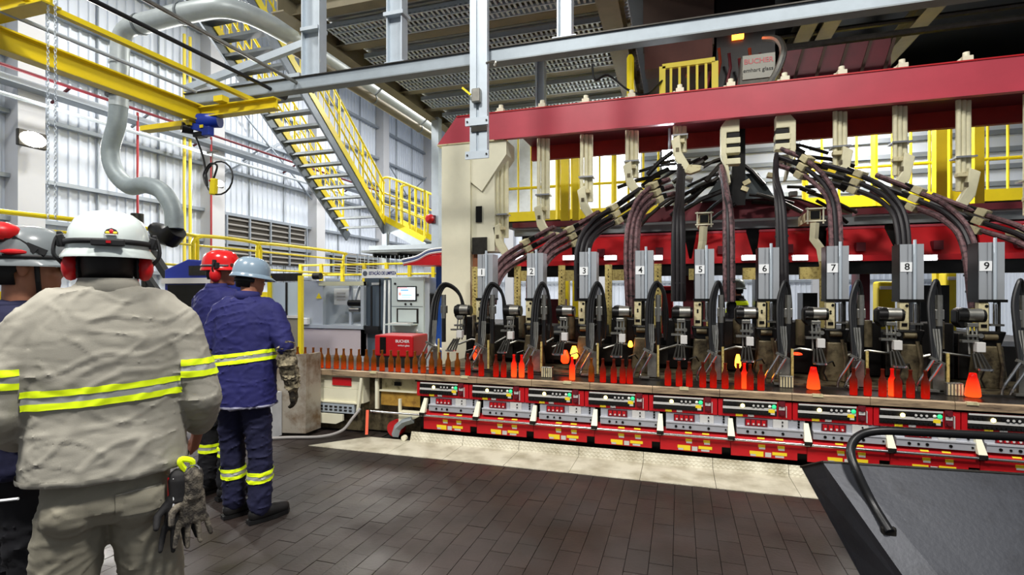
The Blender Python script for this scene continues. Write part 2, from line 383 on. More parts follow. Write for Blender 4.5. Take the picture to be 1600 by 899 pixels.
# control panels, one per section
def panel(k):
    r = thing('section_control_panel', 'x', 'control panel', (LX(1), YF + .02, .48), 'section control panels')
    X = LX(1); y = YF + .02
    MB().box(X - .205, X + .4, y, y + .08, .483, .648).ob('panel_body', RED, r)
    MB().box(X - .166, X + .28, y - .006, y, .508, .632).ob('switch_plate', DARKM, r)
    MB().box(X - .16, X + .28, y - .01, y - .006, .618, .632).ob('label_rail', LABW, r)
    sr = MB().box(X - .166, X + .275, y - .012, y - .006, .552, .574).ob('label_strip', LABW, r)
    for i in range(13):
        a = X - .155 + i * .031
        MB().cyl((a, y - .022, .528), (a, y - .005, .528), .0115, 8).ob('toggle_switch', RUBBER, r, True)
        if not 4 <= i <= 5 and i < 8: MB().cyl((a, y - .02, .598), (a, y - .005, .598), .0105, 8).ob('toggle_switch', RUBBER, r, True)
    for i in range(3):
        kb = MB().cyl((X + .09 + i * .037, y - .02, .592), (X + .09 + i * .037, y - .004, .592), .0165, 12).ob('rotary_knob', RUBBER, r, True)
        MB().cyl((X + .09 + i * .037, y - .022, .592), (X + .09 + i * .037, y - .018, .592), .010, 10).ob('knob_cap', LABW, kb, True)
    tag(MB().ball((X, y - .012, .585), .019, .012, .019).ob('signal_lamp', mat('lamp_yellow', (255, 236, 150), .4, emis=2.2), r, True), 'glowing yellow signal lamp')
    MB().ball((X + .222, y - .012, .59), .014, .01, .014).ob('signal_lamp', mat('lamp_pale', (235, 235, 225), .3), r, True)
    tag(MB().ball((X + .257, y - .012, .59), .019, .012, .019).ob('signal_lamp', mat('lamp_green', (40, 190, 120), .4, emis=.8), r, True), 'green signal lamp')
    MB().box(X + .212, X + .262, y - .014, y - .006, .535, .565).ob('sticker', LABY, r)
    MB().box(X + .222, X + .262, y - .014, y - .006, .518, .534).ob('sticker', LABW, r)
    MB().box(X - .056, X + .002, y - .004, y, .487, .512).ob('sticker', LABY, r)
    MB().box(X + .045, X + .095, y - .004, y, .488, .507).ob('sticker', LABW, r)
    ks = MB().box(X + .292, X + .345, y - .012, y, .515, .645).ob('stop_switch', DRED, r)
    MB().cyl((X + .318, y - .03, .615), (X + .318, y - .01, .615), .018, 10).ob('stop_button', DRED, ks, True)
    MB().cyl((X + .318, y - .03, .538), (X + .318, y - .01, .538), .018, 10).ob('stop_button', DRED, ks, True)
    MB().box(X + .296, X + .342, y - .016, y - .01, .565, .592).ob('stop_label', LABW, ks)
    MB().box(X + .352, X + .357, y - .02, y, .50, .60).ob('seal_bar', LABW, r)
    return r
def valve(k):
    r = thing('valve_block', 'x', 'valve block', (LX(1), YF, .33), 'valve blocks under the panels')
    X = LX(1); y = YF
    VG = mat('valve_grey', (168, 170, 176), .5, .2, .06, 8)
    MB().box(X - .05, X + .505, y + .03, y + .12, .39, .478).ob('upper_block', VG, r)
    MB().box(X - .05, X + .505, y - .012, y + .12, .39, .402).ob('ledge', mat('silver_ledge', (214, 216, 222), .35, .4, .08, 30), r)
    MB().box(X - .05, X + .505, y - .005, y + .12, .333, .39).ob('lower_block', VG, r)
    ind = MB().box(X + .02, X + .205, y + .02, y + .03, .404, .468).ob('gauge_panel', DRED, r)
    for i in range(4):
        MB().box(X + .03 + i * .043, X + .06 + i * .043, y + .012, y + .02, .412, .458).ob('gauge', RED, ind)
        MB().cyl((X + .047 + i * .043, y + .008, .425), (X + .047 + i * .043, y + .014, .425), .009, 8).ob('gauge_dial', LABW, ind, True)
    wp = MB().box(X + .25, X + .37, y + .018, y + .03, .404, .476).ob('white_plate', LABW, r)
    for z in (.425, .457): MB().cyl((X + .325, y + .01, z), (X + .325, y + .02, z), .007, 8).ob('port', BLACK, wp)
    for z in (.42, .445, .468): MB().cyl((X + .455, y + .02, z), (X + .455, y + .032, z), .009, 8).ob('port', BLACK, r)
    for a, rr in ((.04, .012), (.105, .009), (.165, .012), (.325, .012), (.47, .008)):
        MB().cyl((X + a, y - .012, .36), (X + a, y, .36), rr, 10).ob('port', BLACK, r, True)
    return r
def stop(k):
    r = thing('cream_stop_lever', 'x', 'lever', (LX(1) - .1, 5.12, .3), 'stop levers on the chrome rail')
    X = LX(1) - .1
    MB().add([(X - .018, 5.17, .462), (X + .018, 5.17, .462), (X + .03, 5.08, .32), (X - .03, 5.08, .32), (X - .018, 5.205, .455), (X + .018, 5.205, .455), (X + .03, 5.115, .30), (X - .03, 5.115, .30)],
             [(0, 1, 2, 3), (7, 6, 5, 4), (0, 4, 5, 1), (1, 5, 6, 2), (2, 6, 7, 3), (3, 7, 4, 0)]).ob('lever_arm', CREAM, r)
    MB().box(X - .03, X + .03, 5.075, 5.12, .288, .322).ob('lever_foot', DARKM, r)
    return r
def stickers(k):
    r = thing('base_skirt_panel', 'x', 'machine skirt', (LX(1), 5.13, .14), 'red base skirts')
    X = LX(1) - .1
    MB().prism([(X, .14), (X + .075, .14), (X + .075, .142), (X + .535, .142), (X + .535, .205), (X + PT - .004, .205), (X + PT - .004, .275), (X, .275)], 'y', 5.125, 5.14).ob('skirt_plate', RED, r)
    MB().add([(X, 5.125, .275), (X + PT - .004, 5.125, .275), (X + PT - .004, 5.2, .335), (X, 5.2, .335), (X, 5.125, .265), (X + PT - .004, 5.125, .265), (X + PT - .004, 5.2, .325), (X, 5.2, .325)],
             [(0, 1, 2, 3), (7, 6, 5, 4), (0, 4, 5, 1), (3, 2, 6, 7)]).ob('sloping_top', RED, r)
    X = LX(1); y = 5.125
    for a, b, z0, z1, m in ((.125, .18, .232, .256, LABY), (.13, .18, .216, .231, LABW), (.28, .335, .232, .256, LABY), (.285, .335, .216, .231, LABW), (.054, .166, .168, .195, LABY), (.105, .166, .15, .168, LABY), (.06, .104, .15, .167, LABW), (.18, .228, .150, .19, LABW), (.237, .353, .172, .198, LABY), (.26, .33, .152, .168, LABW)):
        MB().box(X + a, X + b, y - .003, y, z0, z1).ob('sticker', m, r)
    for a in (.15, .3):
        MB().add([(X + a - .03, 5.15, .299), (X + a + .03, 5.15, .299), (X + a + .03, 5.165, .311), (X + a - .03, 5.165, .311)], [(0, 1, 2, 3)]).ob('sticker', LABY, r)
    return r
protos = [(panel(1), 'red section control panel with switches and lamps below numbered actuator'), (valve(1), 'grey valve block with red gauges, below control panel of section'),
          (stop(1), 'cream wedge lever on chrome rail, left of valve block'), (stickers(1), 'red base skirt with yellow warning stickers below valve block')]
for pr, lab in protos:
    for k in range(1, 10):
        o = pr if k == 1 else copy_tree(pr)
        o.location.x = ROOT[pr.name].x + PT * (k - 1)
        o['label'] = lab + ' ' + NUM[k]
rail = thing('chrome_handrail', 'long chrome rail running in front of the red base skirt', 'rail', (0, 5.09, .295))
MB().cyl((-3.25, 5.09, .292), (6.0, 5.09, .292), .0115, 10).ob('rail_tube', CHROME, rail, True)
for k in range(0, 11):
    MB().box(LX(k) - .13, LX(k) - .07, 5.085, 5.13, .278, .288).ob('rail_bracket', DARKM, rail)
for k in range(0, 11): MB().cyl((LX(k) - .085, 5.07, .292), (LX(k) - .085, 5.08, .292), .006, 6).ob('rail_screw', BLACK, rail)
# end of the machine base, left: white cabinet front with orange board, sprocket guard, cable chute
eb = thing('conveyor_end_cabinet', 'white painted cabinet carrying the left end of the bottle conveyor', 'cabinet', (-4, 5.3, 0))
MB().box(-4.95, -3.42, YF + .06, 5.6, .50, .655).ob('upper_panel', CREAM, eb)
MB().box(-4.95, -3.42, YF + .05, 5.6, .345, .497).ob('lower_panel', CREAM, eb)
MB().box(-3.83, -3.58, YF + .045, YF + .06, .535, .625).ob('red_nameplate', RED, eb)
MB().box(-4.95, -3.45, YF + .02, YF + .12, .335, .35).ob('ledge', CREAM, eb)
MB().prism([(-4.0, .10), (-3.75, .10), (-3.66, .14), (-3.66, .21), (-4.05, .21), (-4.05, .14)], 'y', YF + .0, YF + .03).ob('guard_flap', CREAM, eb)
MB().box(-4.95, -3.45, YF + .1, 5.6, .02, .33).ob('kick_panel', OILST, eb)
dc = thing('grey_cable_duct', 'slotted grey cable duct under the white conveyor cabinet', 'cable duct', (-3.9, 5.15, .25))
MB().box(-4.6, -3.52, YF + .02, YF + .09, .225, .325).ob('duct_body', GALV, dc)
for i in range(16):
    x = -4.56 + i * .065; MB().box(x, x + .035, YF + .012, YF + .02, .285, .302).ob('slot', DARKM, dc); MB().box(x, x + .035, YF + .012, YF + .02, .25, .265).ob('slot', DARKM, dc)
WOODY = mat('tan_board', (168, 130, 52), .6, 0, .0, 12, (128, 92, 34), .42)
oc = thing('open_end_bay', 'open cream machine bay with tan board left of the red control panels', 'machine bay', (-3.0, 5.3, 0))
MB().bar((-3.42, YF + .02, .64), (-3.47, YF + .02, .25), .03, .03).ob('bay_post', CREAM, oc)
MB().bar((-3.24, YF + .05, .64), (-3.24, YF + .05, .30), .035, .03).ob('bay_post', CREAM, oc)
MB().box(-3.22, -2.73, YF + .12, YF + .16, .50, .645).ob('back_panel', CREAMD, oc)
MB().box(-3.24, -2.73, YF + .07, YF + .12, .494, .508).ob('bay_rail', CREAM, oc)
MB().box(-3.22, -2.73, YF + .10, YF + .14, .335, .49).ob('tan_board', WOODY, oc)
MB().box(-3.05, -2.97, YF + .095, YF + .12, .56, .60).ob('data_plate', BLACK, oc)
MB().box(-2.955, -2.93, YF + .02, YF + .05, .29, .43).ob('upright_strip', CREAM, oc)
MB().prism([(-2.93, .17), (-2.78, .21), (-2.62, .30), (-2.93, .30)], 'y', YF - .02, YF + .08).ob('corner_gusset', CREAM, oc)
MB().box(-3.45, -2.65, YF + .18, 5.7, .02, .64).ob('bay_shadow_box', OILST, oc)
gd = thing('sprocket_guard', 'grey curved sprocket guard with red wheel at left foot of the machine', 'guard', (-2.8, 5.1, 0))
MB().tube([(-2.98, 5.14, .03), (-2.95, 5.14, .12), (-2.87, 5.14, .19), (-2.76, 5.14, .23)], .045, 4).ob('guard_band', mat('guard_grey', (140, 148, 152), .5), gd)
MB().cyl((-3.0, 5.16, .10), (-3.0, 5.26, .10), .09, 16).ob('red_wheel', RED, gd, True)
MB().cyl((-2.83, 5.06, .035), (-2.83, 5.10, .035), .03, 10).ob('foot_pad', CREAM, gd, True)
MB().bar((-3.30, 5.1, .30), (-3.26, 5.02, .05), .03, .012).ob('orange_strap', mat('orange_strap', (226, 92, 60), .6), gd)
# waste hose on the floor and steel plate bin by the blue worker
tag(MB().tube(bez([(-4.45, 4.55, .02), (-4.1, 4.75, .02), (-3.75, 4.88, .025), (-3.55, 4.98, .08), (-3.47, 5.06, .2), (-3.42, 5.14, .3)], 8), .016, 8).ob('floor_hose', mat('grey_hose', (150, 146, 142), .5), None, True), 'grey hose lying on the tiles and rising to the conveyor end', 'hose')
RUSTP = mat('stained_steel_plate', (168, 160, 146), .55, .3, 0, 3, (112, 88, 62), .42)
sb = thing('scrap_chute_plate', 'upright stained steel chute plate beside the camouflage glove', 'chute', (-4.1, 4.95, 0))
MB().prism([(-4.46, .02), (-3.93, .05), (-3.92, .93), (-4.46, .87)], 'y', 4.86, 4.9).ob('front_plate', RUSTP, sb)
MB().box(-3.96, -3.93, 4.9, 5.12, .05, .92).ob('side_plate', RUSTP, sb)
MB().box(-4.46, -4.43, 4.9, 5.12, .02, .86).ob('side_plate', RUSTP, sb)
MB().box(-4.42, -4.24, 4.7, 4.85, .01, .5).ob('pale_box', mat('pale_bin', (186, 188, 190), .5, 0, .1, 6), sb)

# ---------------------------------------------------------------- numbered take-out sections
def section(k, gripper=True, loopw=.16, num=True):
    X = BX(k); r = thing('takeout_section', 'take-out unit', 'machine unit', (X, 5.88, .74), 'numbered take-out units')
    if num:
        h = MB().box(X - .095, X + .095, 5.895, 6.07, 1.54, 2.06)
        for a, b in ((-.095, -.042), (-.028, -.002), (.036, .095)): h.box(X + a, X + b, 5.88, 5.896, 1.54, 2.06)
        h = h.ob('actuator_housing', ALU, r)
        MB().box(X - .1, X - .097, 5.89, 6.07, 1.54, 2.06).ob('dark_side_face', BLACK, r)  # left face of the housing, laid on in black
        np_ = MB().box(X - .093, X - .0, 5.875, 5.881, 1.80, 1.89).ob('number_plate', WHITE, r)
        text(str(k), .088, PRINT, np_, 'digit', TXT(X - .04, 5.8745, 1.845), bold=.0012)
        MB().cyl((X + .019, 5.868, 1.30), (X + .019, 5.868, 2.10), .0135, 10).ob('piston_rod', GALV, r, True)
        MB().cyl((X + .019, 5.868, 1.30), (X + .019, 5.868, 1.5), .017, 10).ob('rod_sleeve', CHROME, r, True)
        MB().box(X - .11, X + .105, 5.85, 6.05, 1.515, 1.54).ob('base_flange', BLACK, r)
        cp = MB().box(X - .105, X - .03, 5.86, 5.93, 1.25, 1.515).ob('carriage_plate', CREAMD, r, bev=.006)
        for z, rr in ((1.48, .014), (1.42, .01), (1.40, .01)): MB().cyl((X - .068 + (.02 if rr > .012 else 0), 5.855, z), (X - .068 + (.02 if rr > .012 else 0), 5.863, z), rr, 8).ob('bolt', BLACK, cp, True)
        MB().box(X - .09, X - .045, 5.855, 5.862, 1.285, 1.315).ob('slot', BLACK, cp)
        MB().box(X - .02, X + .08, 5.85, 5.95, 1.30, 1.318).ob('guide_bracket', STEEL, r)
        MB().cyl((X + .055, 5.9, 1.2), (X + .055, 5.9, 1.52), .02, 8).ob('guide_rod', DARKM, r, True)
        MB().cyl((X - .03, 5.9, 1.2), (X - .03, 5.9, 1.5), .02, 8).ob('guide_rod', DARKM, r, True)
        MB().prism([(X - .13, 1.25), (X + .1, 1.25), (X + .06, 1.12), (X - .02, 1.08), (X - .11, 1.14)], 'y', 5.85, 5.98).ob('knuckle', BLACK, r, bev=.012)
        MB().cyl((X - .08, 5.84, 1.2), (X + .02, 5.84, 1.2), .028, 10).ob('pivot_pin', OILST, r, True)
        MB().prism([(X - .14, .74), (X + .1, .74), (X + .06, 1.12), (X - .1, 1.12)], 'y', 5.82, 6.0).ob('base_casting', OILST, r, bev=.012)
        MB().tube([(X + .03, 5.8, .75), (X + .045, 5.8, .95), (X + .02, 5.82, 1.15)], .016, 6).ob('oil_pipe', OILST, r, True)
        MB().tube([(X - .13, 5.7, .76), (X - .17, 5.68, .84), (X - .15, 5.66, .93), (X - .09, 5.7, .95), (X - .06, 5.75, .9)], .008, 6).ob('bent_wire', DARKM, r, True)
    xo = X + .1
    # hoses looping over, gathered in the clamp
    for i in range(3):
        dx = .021 * i; dy = .02 * i; w = loopw
        MB().tube(bez([(xo - .055 + dx * .6, 5.56, 1.0), (xo - .06 + dx, 5.60 + dy, 1.25), (xo - .05 + dx, 5.66 + dy, 1.52), (xo + w * .18 + dx * .4, 5.7 + dy, 1.71 - .014 * i), (xo + w * .75, 5.74 + dy, 1.62 - .02 * i), (xo + w - dx, 5.78 + dy, 1.35), (xo + w - .02, 5.82, 1.1)], 6), .0165, 8).ob('hose', RUBBER, r, True)
    MB().cyl((xo + .05, 5.72, 1.30), (xo + .05, 5.72, 1.58), .028, 10).ob('air_cylinder', STEEL, r, True)
    MB().box(xo + .015, xo + .085, 5.70, 5.76, 1.36, 1.45).ob('cylinder_block', STEEL, r, bev=.005)
    MB().cyl((xo + .05, 5.72, 1.02), (xo + .05, 5.72, 1.31), .026, 10).ob('cylinder_boot', RUBBER, r, True)
    R = Matrix.Rotation(math.radians(28), 3, 'Y')
    MB().cb((xo - .035, 5.535, 1.005), .12, .03, .024, R).ob('hose_clamp', STEEL, r)
    MB().cyl((xo - .03, 5.517, 1.004), (xo - .03, 5.522, 1.004), .006, 6).ob('clamp_bolt', BLACK, r)
    for i in range(2):
        a = xo - .065 + i * .058; z = 1.012 - i * .028
        MB().tube(bez([(a, 5.53, z), (a - .06, 5.53, z - .11), (a - .10, 5.53, z - .18), (a - .118, 5.54, z - .235), (a - .118, 5.55, .735)], 5), .0125, 8).ob('bent_pipe', CHROME, r, True)
    MB().box(xo - .05, xo + .04, 5.58, 5.62, .74, .98).ob('pale_shield', STEEL, r)
    MB().box(xo + .046, xo + .066, 5.56, 5.58, .75, 1.07).ob('brass_strip', BRASS, r)
    for i in range(3): MB().tube([(xo - .04 + .02 * i, 5.56, 1.0), (xo - .03 + .02 * i, 5.585, 1.12), (xo - .035 + .02 * i, 5.61, 1.28)], .0085, 6).ob('metal_line', STEEL, r, True)
    MB().box(xo - .11, xo - .03, 5.5, 5.56, .735, .752).ob('foot_plate', STEEL, r)
    if gripper:
        g = X - .23
        m = MB().cyl((g - .09, 5.74, 1.395), (g + .11, 5.74, 1.395), .058, 14).ob('gripper_motor', BLACK, r, True)
        MB().cyl((g - .02, 5.735, 1.402), (g + .085, 5.735, 1.402), .0595, 14).ob('motor_band', STEEL, m, True)
        MB().prism([(g - .1, 1.44), (g - .06, 1.47), (g + .02, 1.46), (g + .02, 1.30), (g - .06, 1.28), (g - .1, 1.33)], 'y', 5.72, 5.84).ob('motor_bracket', BLACK, r, bev=.012)
        MB().box(g - .045, g + .035, 5.66, 5.72, 1.30, 1.335).ob('arm_yoke', STEEL, r, bev=.004)
        for dx in (-.035, .0, .03): MB().cyl((g + dx, 5.65, 1.06), (g + dx, 5.69, 1.31), .0085, 6).ob('arm_rod', STEEL, r, True)
        MB().box(g - .06, g + .05, 5.63, 5.70, 1.215, 1.235).ob('cross_plate', STEEL, r)
        MB().cyl((g + .035, 5.615, 1.225), (g + .035, 5.64, 1.225), .02, 10).ob('arm_knob', STEEL, r, True)
        MB().box(g - .01, g + .055, 5.585, 5.65, 1.085, 1.17).ob('pale_block', LABW, r, bev=.004)
        MB().box(g - .10, g + .02, 5.62, 5.68, 1.165, 1.185).ob('air_bar', STEEL, r)
        for dx in (-.05, -.015, .02, .05): MB().cyl((g + dx - .02, 5.46, .955), (g + dx * .6 - .01, 5.58, 1.07), .011, 6).ob('finger', DARKM, r, True)
        MB().lathe([(.05, -.008), (.062, -.008), (.062, .008), (.05, .008)], (g - .02, 5.45, .955), 14).ob('jaw_ring', CHROME, r, True)
    return r
for k in range(0, 10):
    s = section(k, gripper=k in (1, 2, 3, 4, 5, 6, 7, 8, 9), loopw={0: .3, 1: .2, 2: .11, 3: .11, 4: .14}.get(k, .08), num=k > 0)
    if k: s['label'] = 'take-out unit with grey aluminium actuator numbered ' + NUM[k]
    else: s['label'] = 'unnumbered hose loop and air cylinder in front of the cream column'
# slotted brass uprights and arms behind
for j in range(-2, 6):
    X = -1.483 + PT * j; r = thing('slotted_upright', 'x', 'bracket', (X, 6.85, 1.05), 'slotted brass uprights')
    r['label'] = 'speckled brass plate with a row of holes, %s from the cream column' % ORD[j + 2]
    p = MB().box(X - .045, X + .045, 6.84, 6.87, 1.0, 1.965).ob('slotted_plate', BRASS, r)
    for i in range(12):
        z = 1.90 - i * .045; MB().cyl((X, 6.832, z), (X, 6.842, z), .010 if i in (2, 6) else .006, 6).ob('hole', BLACK, p)
    s = 1 if j < 2 else -1
    MB().box(X + s * .045, X + s * .245, 6.86, 6.92, 1.76, 1.90).ob('side_arm', BRASS, r)
# ---------------------------------------------------------------- bottles
def bottle_mat(name, base, lo, hi, z0, z1, st):
    m = bpy.data.materials.new(name); m.use_nodes = True; N = m.node_tree.nodes; L = m.node_tree.links; b = N['Principled BSDF']
    b.inputs['Base Color'].default_value = tuple(lin(x) for x in base) + (1,); b.inputs['Roughness'].default_value = .15; b.inputs['Transmission Weight'].default_value = .6; b.inputs['IOR'].default_value = 1.25
    tc = N.new('ShaderNodeTexCoord'); sp = N.new('ShaderNodeSeparateXYZ'); L.new(tc.outputs['Object'], sp.inputs[0])
    mr = N.new('ShaderNodeMapRange'); mr.inputs[1].default_value = z0; mr.inputs[2].default_value = z1; L.new(sp.outputs[2], mr.inputs[0])
    r = N.new('ShaderNodeValToRGB'); e = r.color_ramp.elements; e[0].color = tuple(lin(x) for x in lo) + (1,); e[1].color = tuple(lin(x) for x in hi) + (1,)
    L.new(mr.outputs[0], r.inputs[0]); L.new(r.outputs[0], b.inputs['Emission Color']); b.inputs['Emission Strength'].default_value = st
    return m
BM1 = bottle_mat('amber_warm_bottle', (150, 84, 24), (190, 36, 8), (0, 0, 0), 0, .10, .35)
BM2 = bottle_mat('amber_hot_bottle', (96, 34, 18), (200, 14, 6), (46, 4, 2), 0, .15, .5)
BM3 = bottle_mat('glowing_bottle', (170, 30, 16), (255, 92, 34), (150, 6, 4), 0, .17, .85)
BP = [(.0, 0), (.027, 0), (.0305, .006), (.0305, .125), (.028, .142), (.0165, .168), (.0135, .185), (.0125, .222), (.0155, .225), (.0155, .232), (.012, .236), (.0, .236)]
bp_ = [MB().lathe(BP, (0, 0, 0), 14) for _ in range(3)]
bms = []
for b_, m_ in zip(bp_, (BM1, BM2, BM3)):
    me = b_.mesh('bottle'); me.materials.append(m_); me.shade_smooth(); bms.append(me)
hotp = MB().lathe([(0, 0), (.05, 0), (.056, .008), (.052, .06), (.042, .12), (.030, .17), (.024, .20), (0, .20)], (0, 0, 0), 16).mesh('glowing_bottle'); hotp.materials.append(BM3); hotp.shade_smooth()
row = [465, 477, 489.5, 501.6, 512.9, 525.6, 537, 548.5, 561, 572.5, 584, 597, 610.8, 622.4, 636.4, 648.6, 661.3, 674.2, 686.9, 700.2, 714.7]
for i, px in enumerate(row):
    p = PY(px, 580, 5.28); o = link('bottle', bms[0], None); o.location = (p.x, 5.28, .715)
    tag(o, 'amber bottle in the cooling row, %s from the steel chute plate' % ORD[i], 'bottle', 'amber bottles leaving on the conveyor')
mid = [(731, 1), (752, 1), (775, 1), (787, 1), (803, 2), (815, 2), (829, 1), (894, 2), (924, 0), (942, 1), (959, 1), (973, 1), (984, 1), (1043.6, 1), (1061, 1), (1077, 1), (1098, 1), (1114.5, 1), (1133, 1), (1153, 1), (1163, 2), (1172, 1), (1189, 1), (1333.5, 1), (1355.7, 1), (1379, 1), (1394, 2), (1403, 1), (1422.5, 1), (1446, 1)]
WORD = {0: 'dark amber bottle', 1: 'dull red hot bottle', 2: 'bright glowing red bottle'}
for i, (px, t) in enumerate(mid):
    Y = 5.27 + (.05 if t == 2 else 0); p = PY(px, 600, Y); o = link('hot_bottle', bms[t], None); o.location = (p.x, Y, .715)
    ks = min(range(1, 10), key=lambda q: abs(BX(q) - p.x * 5.88 / Y)); dx = p.x * 5.88 / Y - BX(ks)
    side = 'left of' if dx < -.06 else 'right of' if dx > .06 else 'below'
    tag(o, '%s %s unit %s, %s in the hot row' % (WORD[t], side, NUM[ks], ORD[i]), 'bottle', 'hot bottles under the take-out units')
for px, k, h in ((1271, 7, 1), (1520, 9, 1)):
    p = PY(px, 600, 5.42); o = link('glowing_bottle', hotp, None); o.location = (p.x, 5.42, .725)
    tag(o, 'glowing red bell-shaped fresh bottle held by the gripper of unit ' + NUM[k], 'bottle', 'glowing fresh bottles')
# glowing parisons in the moulds
HOT = mat('white_hot_glass', (255, 150, 40), .4, emis=5); HOTR = mat('red_hot_glass', (255, 50, 14), .4, emis=2.2)
for i, (px, py, Y, rx, rz, m, where) in enumerate([(897, 551, 5.75, .045, .07, HOT, 'yellow-hot parison in the mould left of unit three'), (883, 558, 5.78, .05, .075, HOTR, 'orange-red parison left of the yellow-hot one near unit three'), (742, 552, 5.75, .022, .08, HOTR, 'thin red-hot parison beside unit one'), (985, 538, 5.8, .026, .035, HOT, 'small yellow-hot gob beside unit four'), (1153, 565, 5.72, .03, .07, HOT, 'yellow-hot parison left of unit six'), (1245, 553, 5.8, .05, .012, HOTR, 'thin red-hot glass streak left of unit seven')]):
    p = PY(px, py, Y); tag(MB().lathe([(0, -rz), (rx * .6, -rz * .95), (rx, -rz * .6), (rx * .95, 0), (rx * .7, rz * .6), (rx * .45, rz), (0, rz)], p, 12).ob('parison', m, None, True), where, 'hot glass', 'glowing glass in the moulds')
for px, py, lab in ((855, 578, 'small ribbed steel block on the conveyor between units two and three'), (1490, 606, 'scratched steel block on the conveyor left of unit nine'), (1228, 592, 'pale steel block on the deck left of unit seven')):
    p = PY(px, py, 5.5 if px != 855 else 5.4); b = thing('steel_block', lab, 'block', (p.x, p.y, .715))
    MB().box(p.x - .06, p.x + .06, p.y - .03, p.y + .03, .715, .715 + .11).ob('block_body', STEEL, b, bev=.004)
    for i in range(5): MB().box(p.x - .052 + i * .024, p.x - .04 + i * .024, p.y - .035, p.y - .03, .72, .815).ob('block_rib', CREAMD, b)
# ---------------------------------------------------------------- upper machine: column, red gantry beam, hanging pipes
YB = 7.06
co = thing('cream_gantry_column', 'wide cream steel column carrying the left end of the red beam', 'column', (-3.1, 7.2, 0))
MB().box(-3.32, -2.87, YB, 7.6, 0, 3.77).ob('column_shaft', CREAM, co)
MB().box(-2.87, -2.52, YB + .06, 7.55, 2.2, 3.5).ob('side_box', CREAM, co)
MB().prism([(-2.87, 3.2), (-2.70, 3.06), (-2.33, 3.56), (-2.33, 3.76), (-2.87, 3.76)], 'y', YB + .02, YB + .4).ob('corner_gusset', CREAM, co)
MB().box(-2.80, -2.71, YB + .04, YB + .06, 2.62, 2.85).ob('vent_slot', BLACK, co)
MB().box(-2.855, -2.63, YB + .03, YB + .06, 2.16, 2.4).ob('dark_cover', DARKM, co)
MB().box(-2.87, -2.66, YB + .1, 7.5, 0, 2.16).ob('lower_cheek', mat('terracotta', (150, 96, 66), .6, 0, .2, 6), co)
gb = thing('red_gantry_beam', 'long red steel gantry beam across the top of the machine', 'beam', (0, YB, 3.8))
MB().prism([(-3.39, 3.775), (-3.09, 4.15), (7.0, 4.15), (7.0, 3.795), (-2.36, 3.795), (-2.36, 3.775)], 'y', YB, YB + .05).ob('front_web', REDP, gb)
MB().box(-2.5, 7.0, YB - .03, YB + .05, 3.765, 3.792).ob('front_flange', REDP, gb)
MB().box(-3.08, 7.0, YB - .012, YB + .3, 4.15, 4.165).ob('top_flange', RED, gb)
MB().box(-2.3, 7.0, YB + .05, 8.3, 3.98, 4.02).ob('under_plate', DRED, gb)
MB().box(-3.39, -2.36, YB - .01, YB + .4, 3.755, 3.775).ob('cap_strip', CREAMD, gb)
MB().box(-2.3, 7.0, 8.3, 8.38, 3.76, 4.15).ob('rear_web', mat('rear_red', (150, 34, 28), .5, 0, .25, 2), gb)
PJ = [-2.446 + PT * j for j in range(11)]
ZB = [2.30, 2.55, 2.76, 3.05, 3.34, 2.98, 3.02, 3.04, 2.92, 2.70, 2.40]
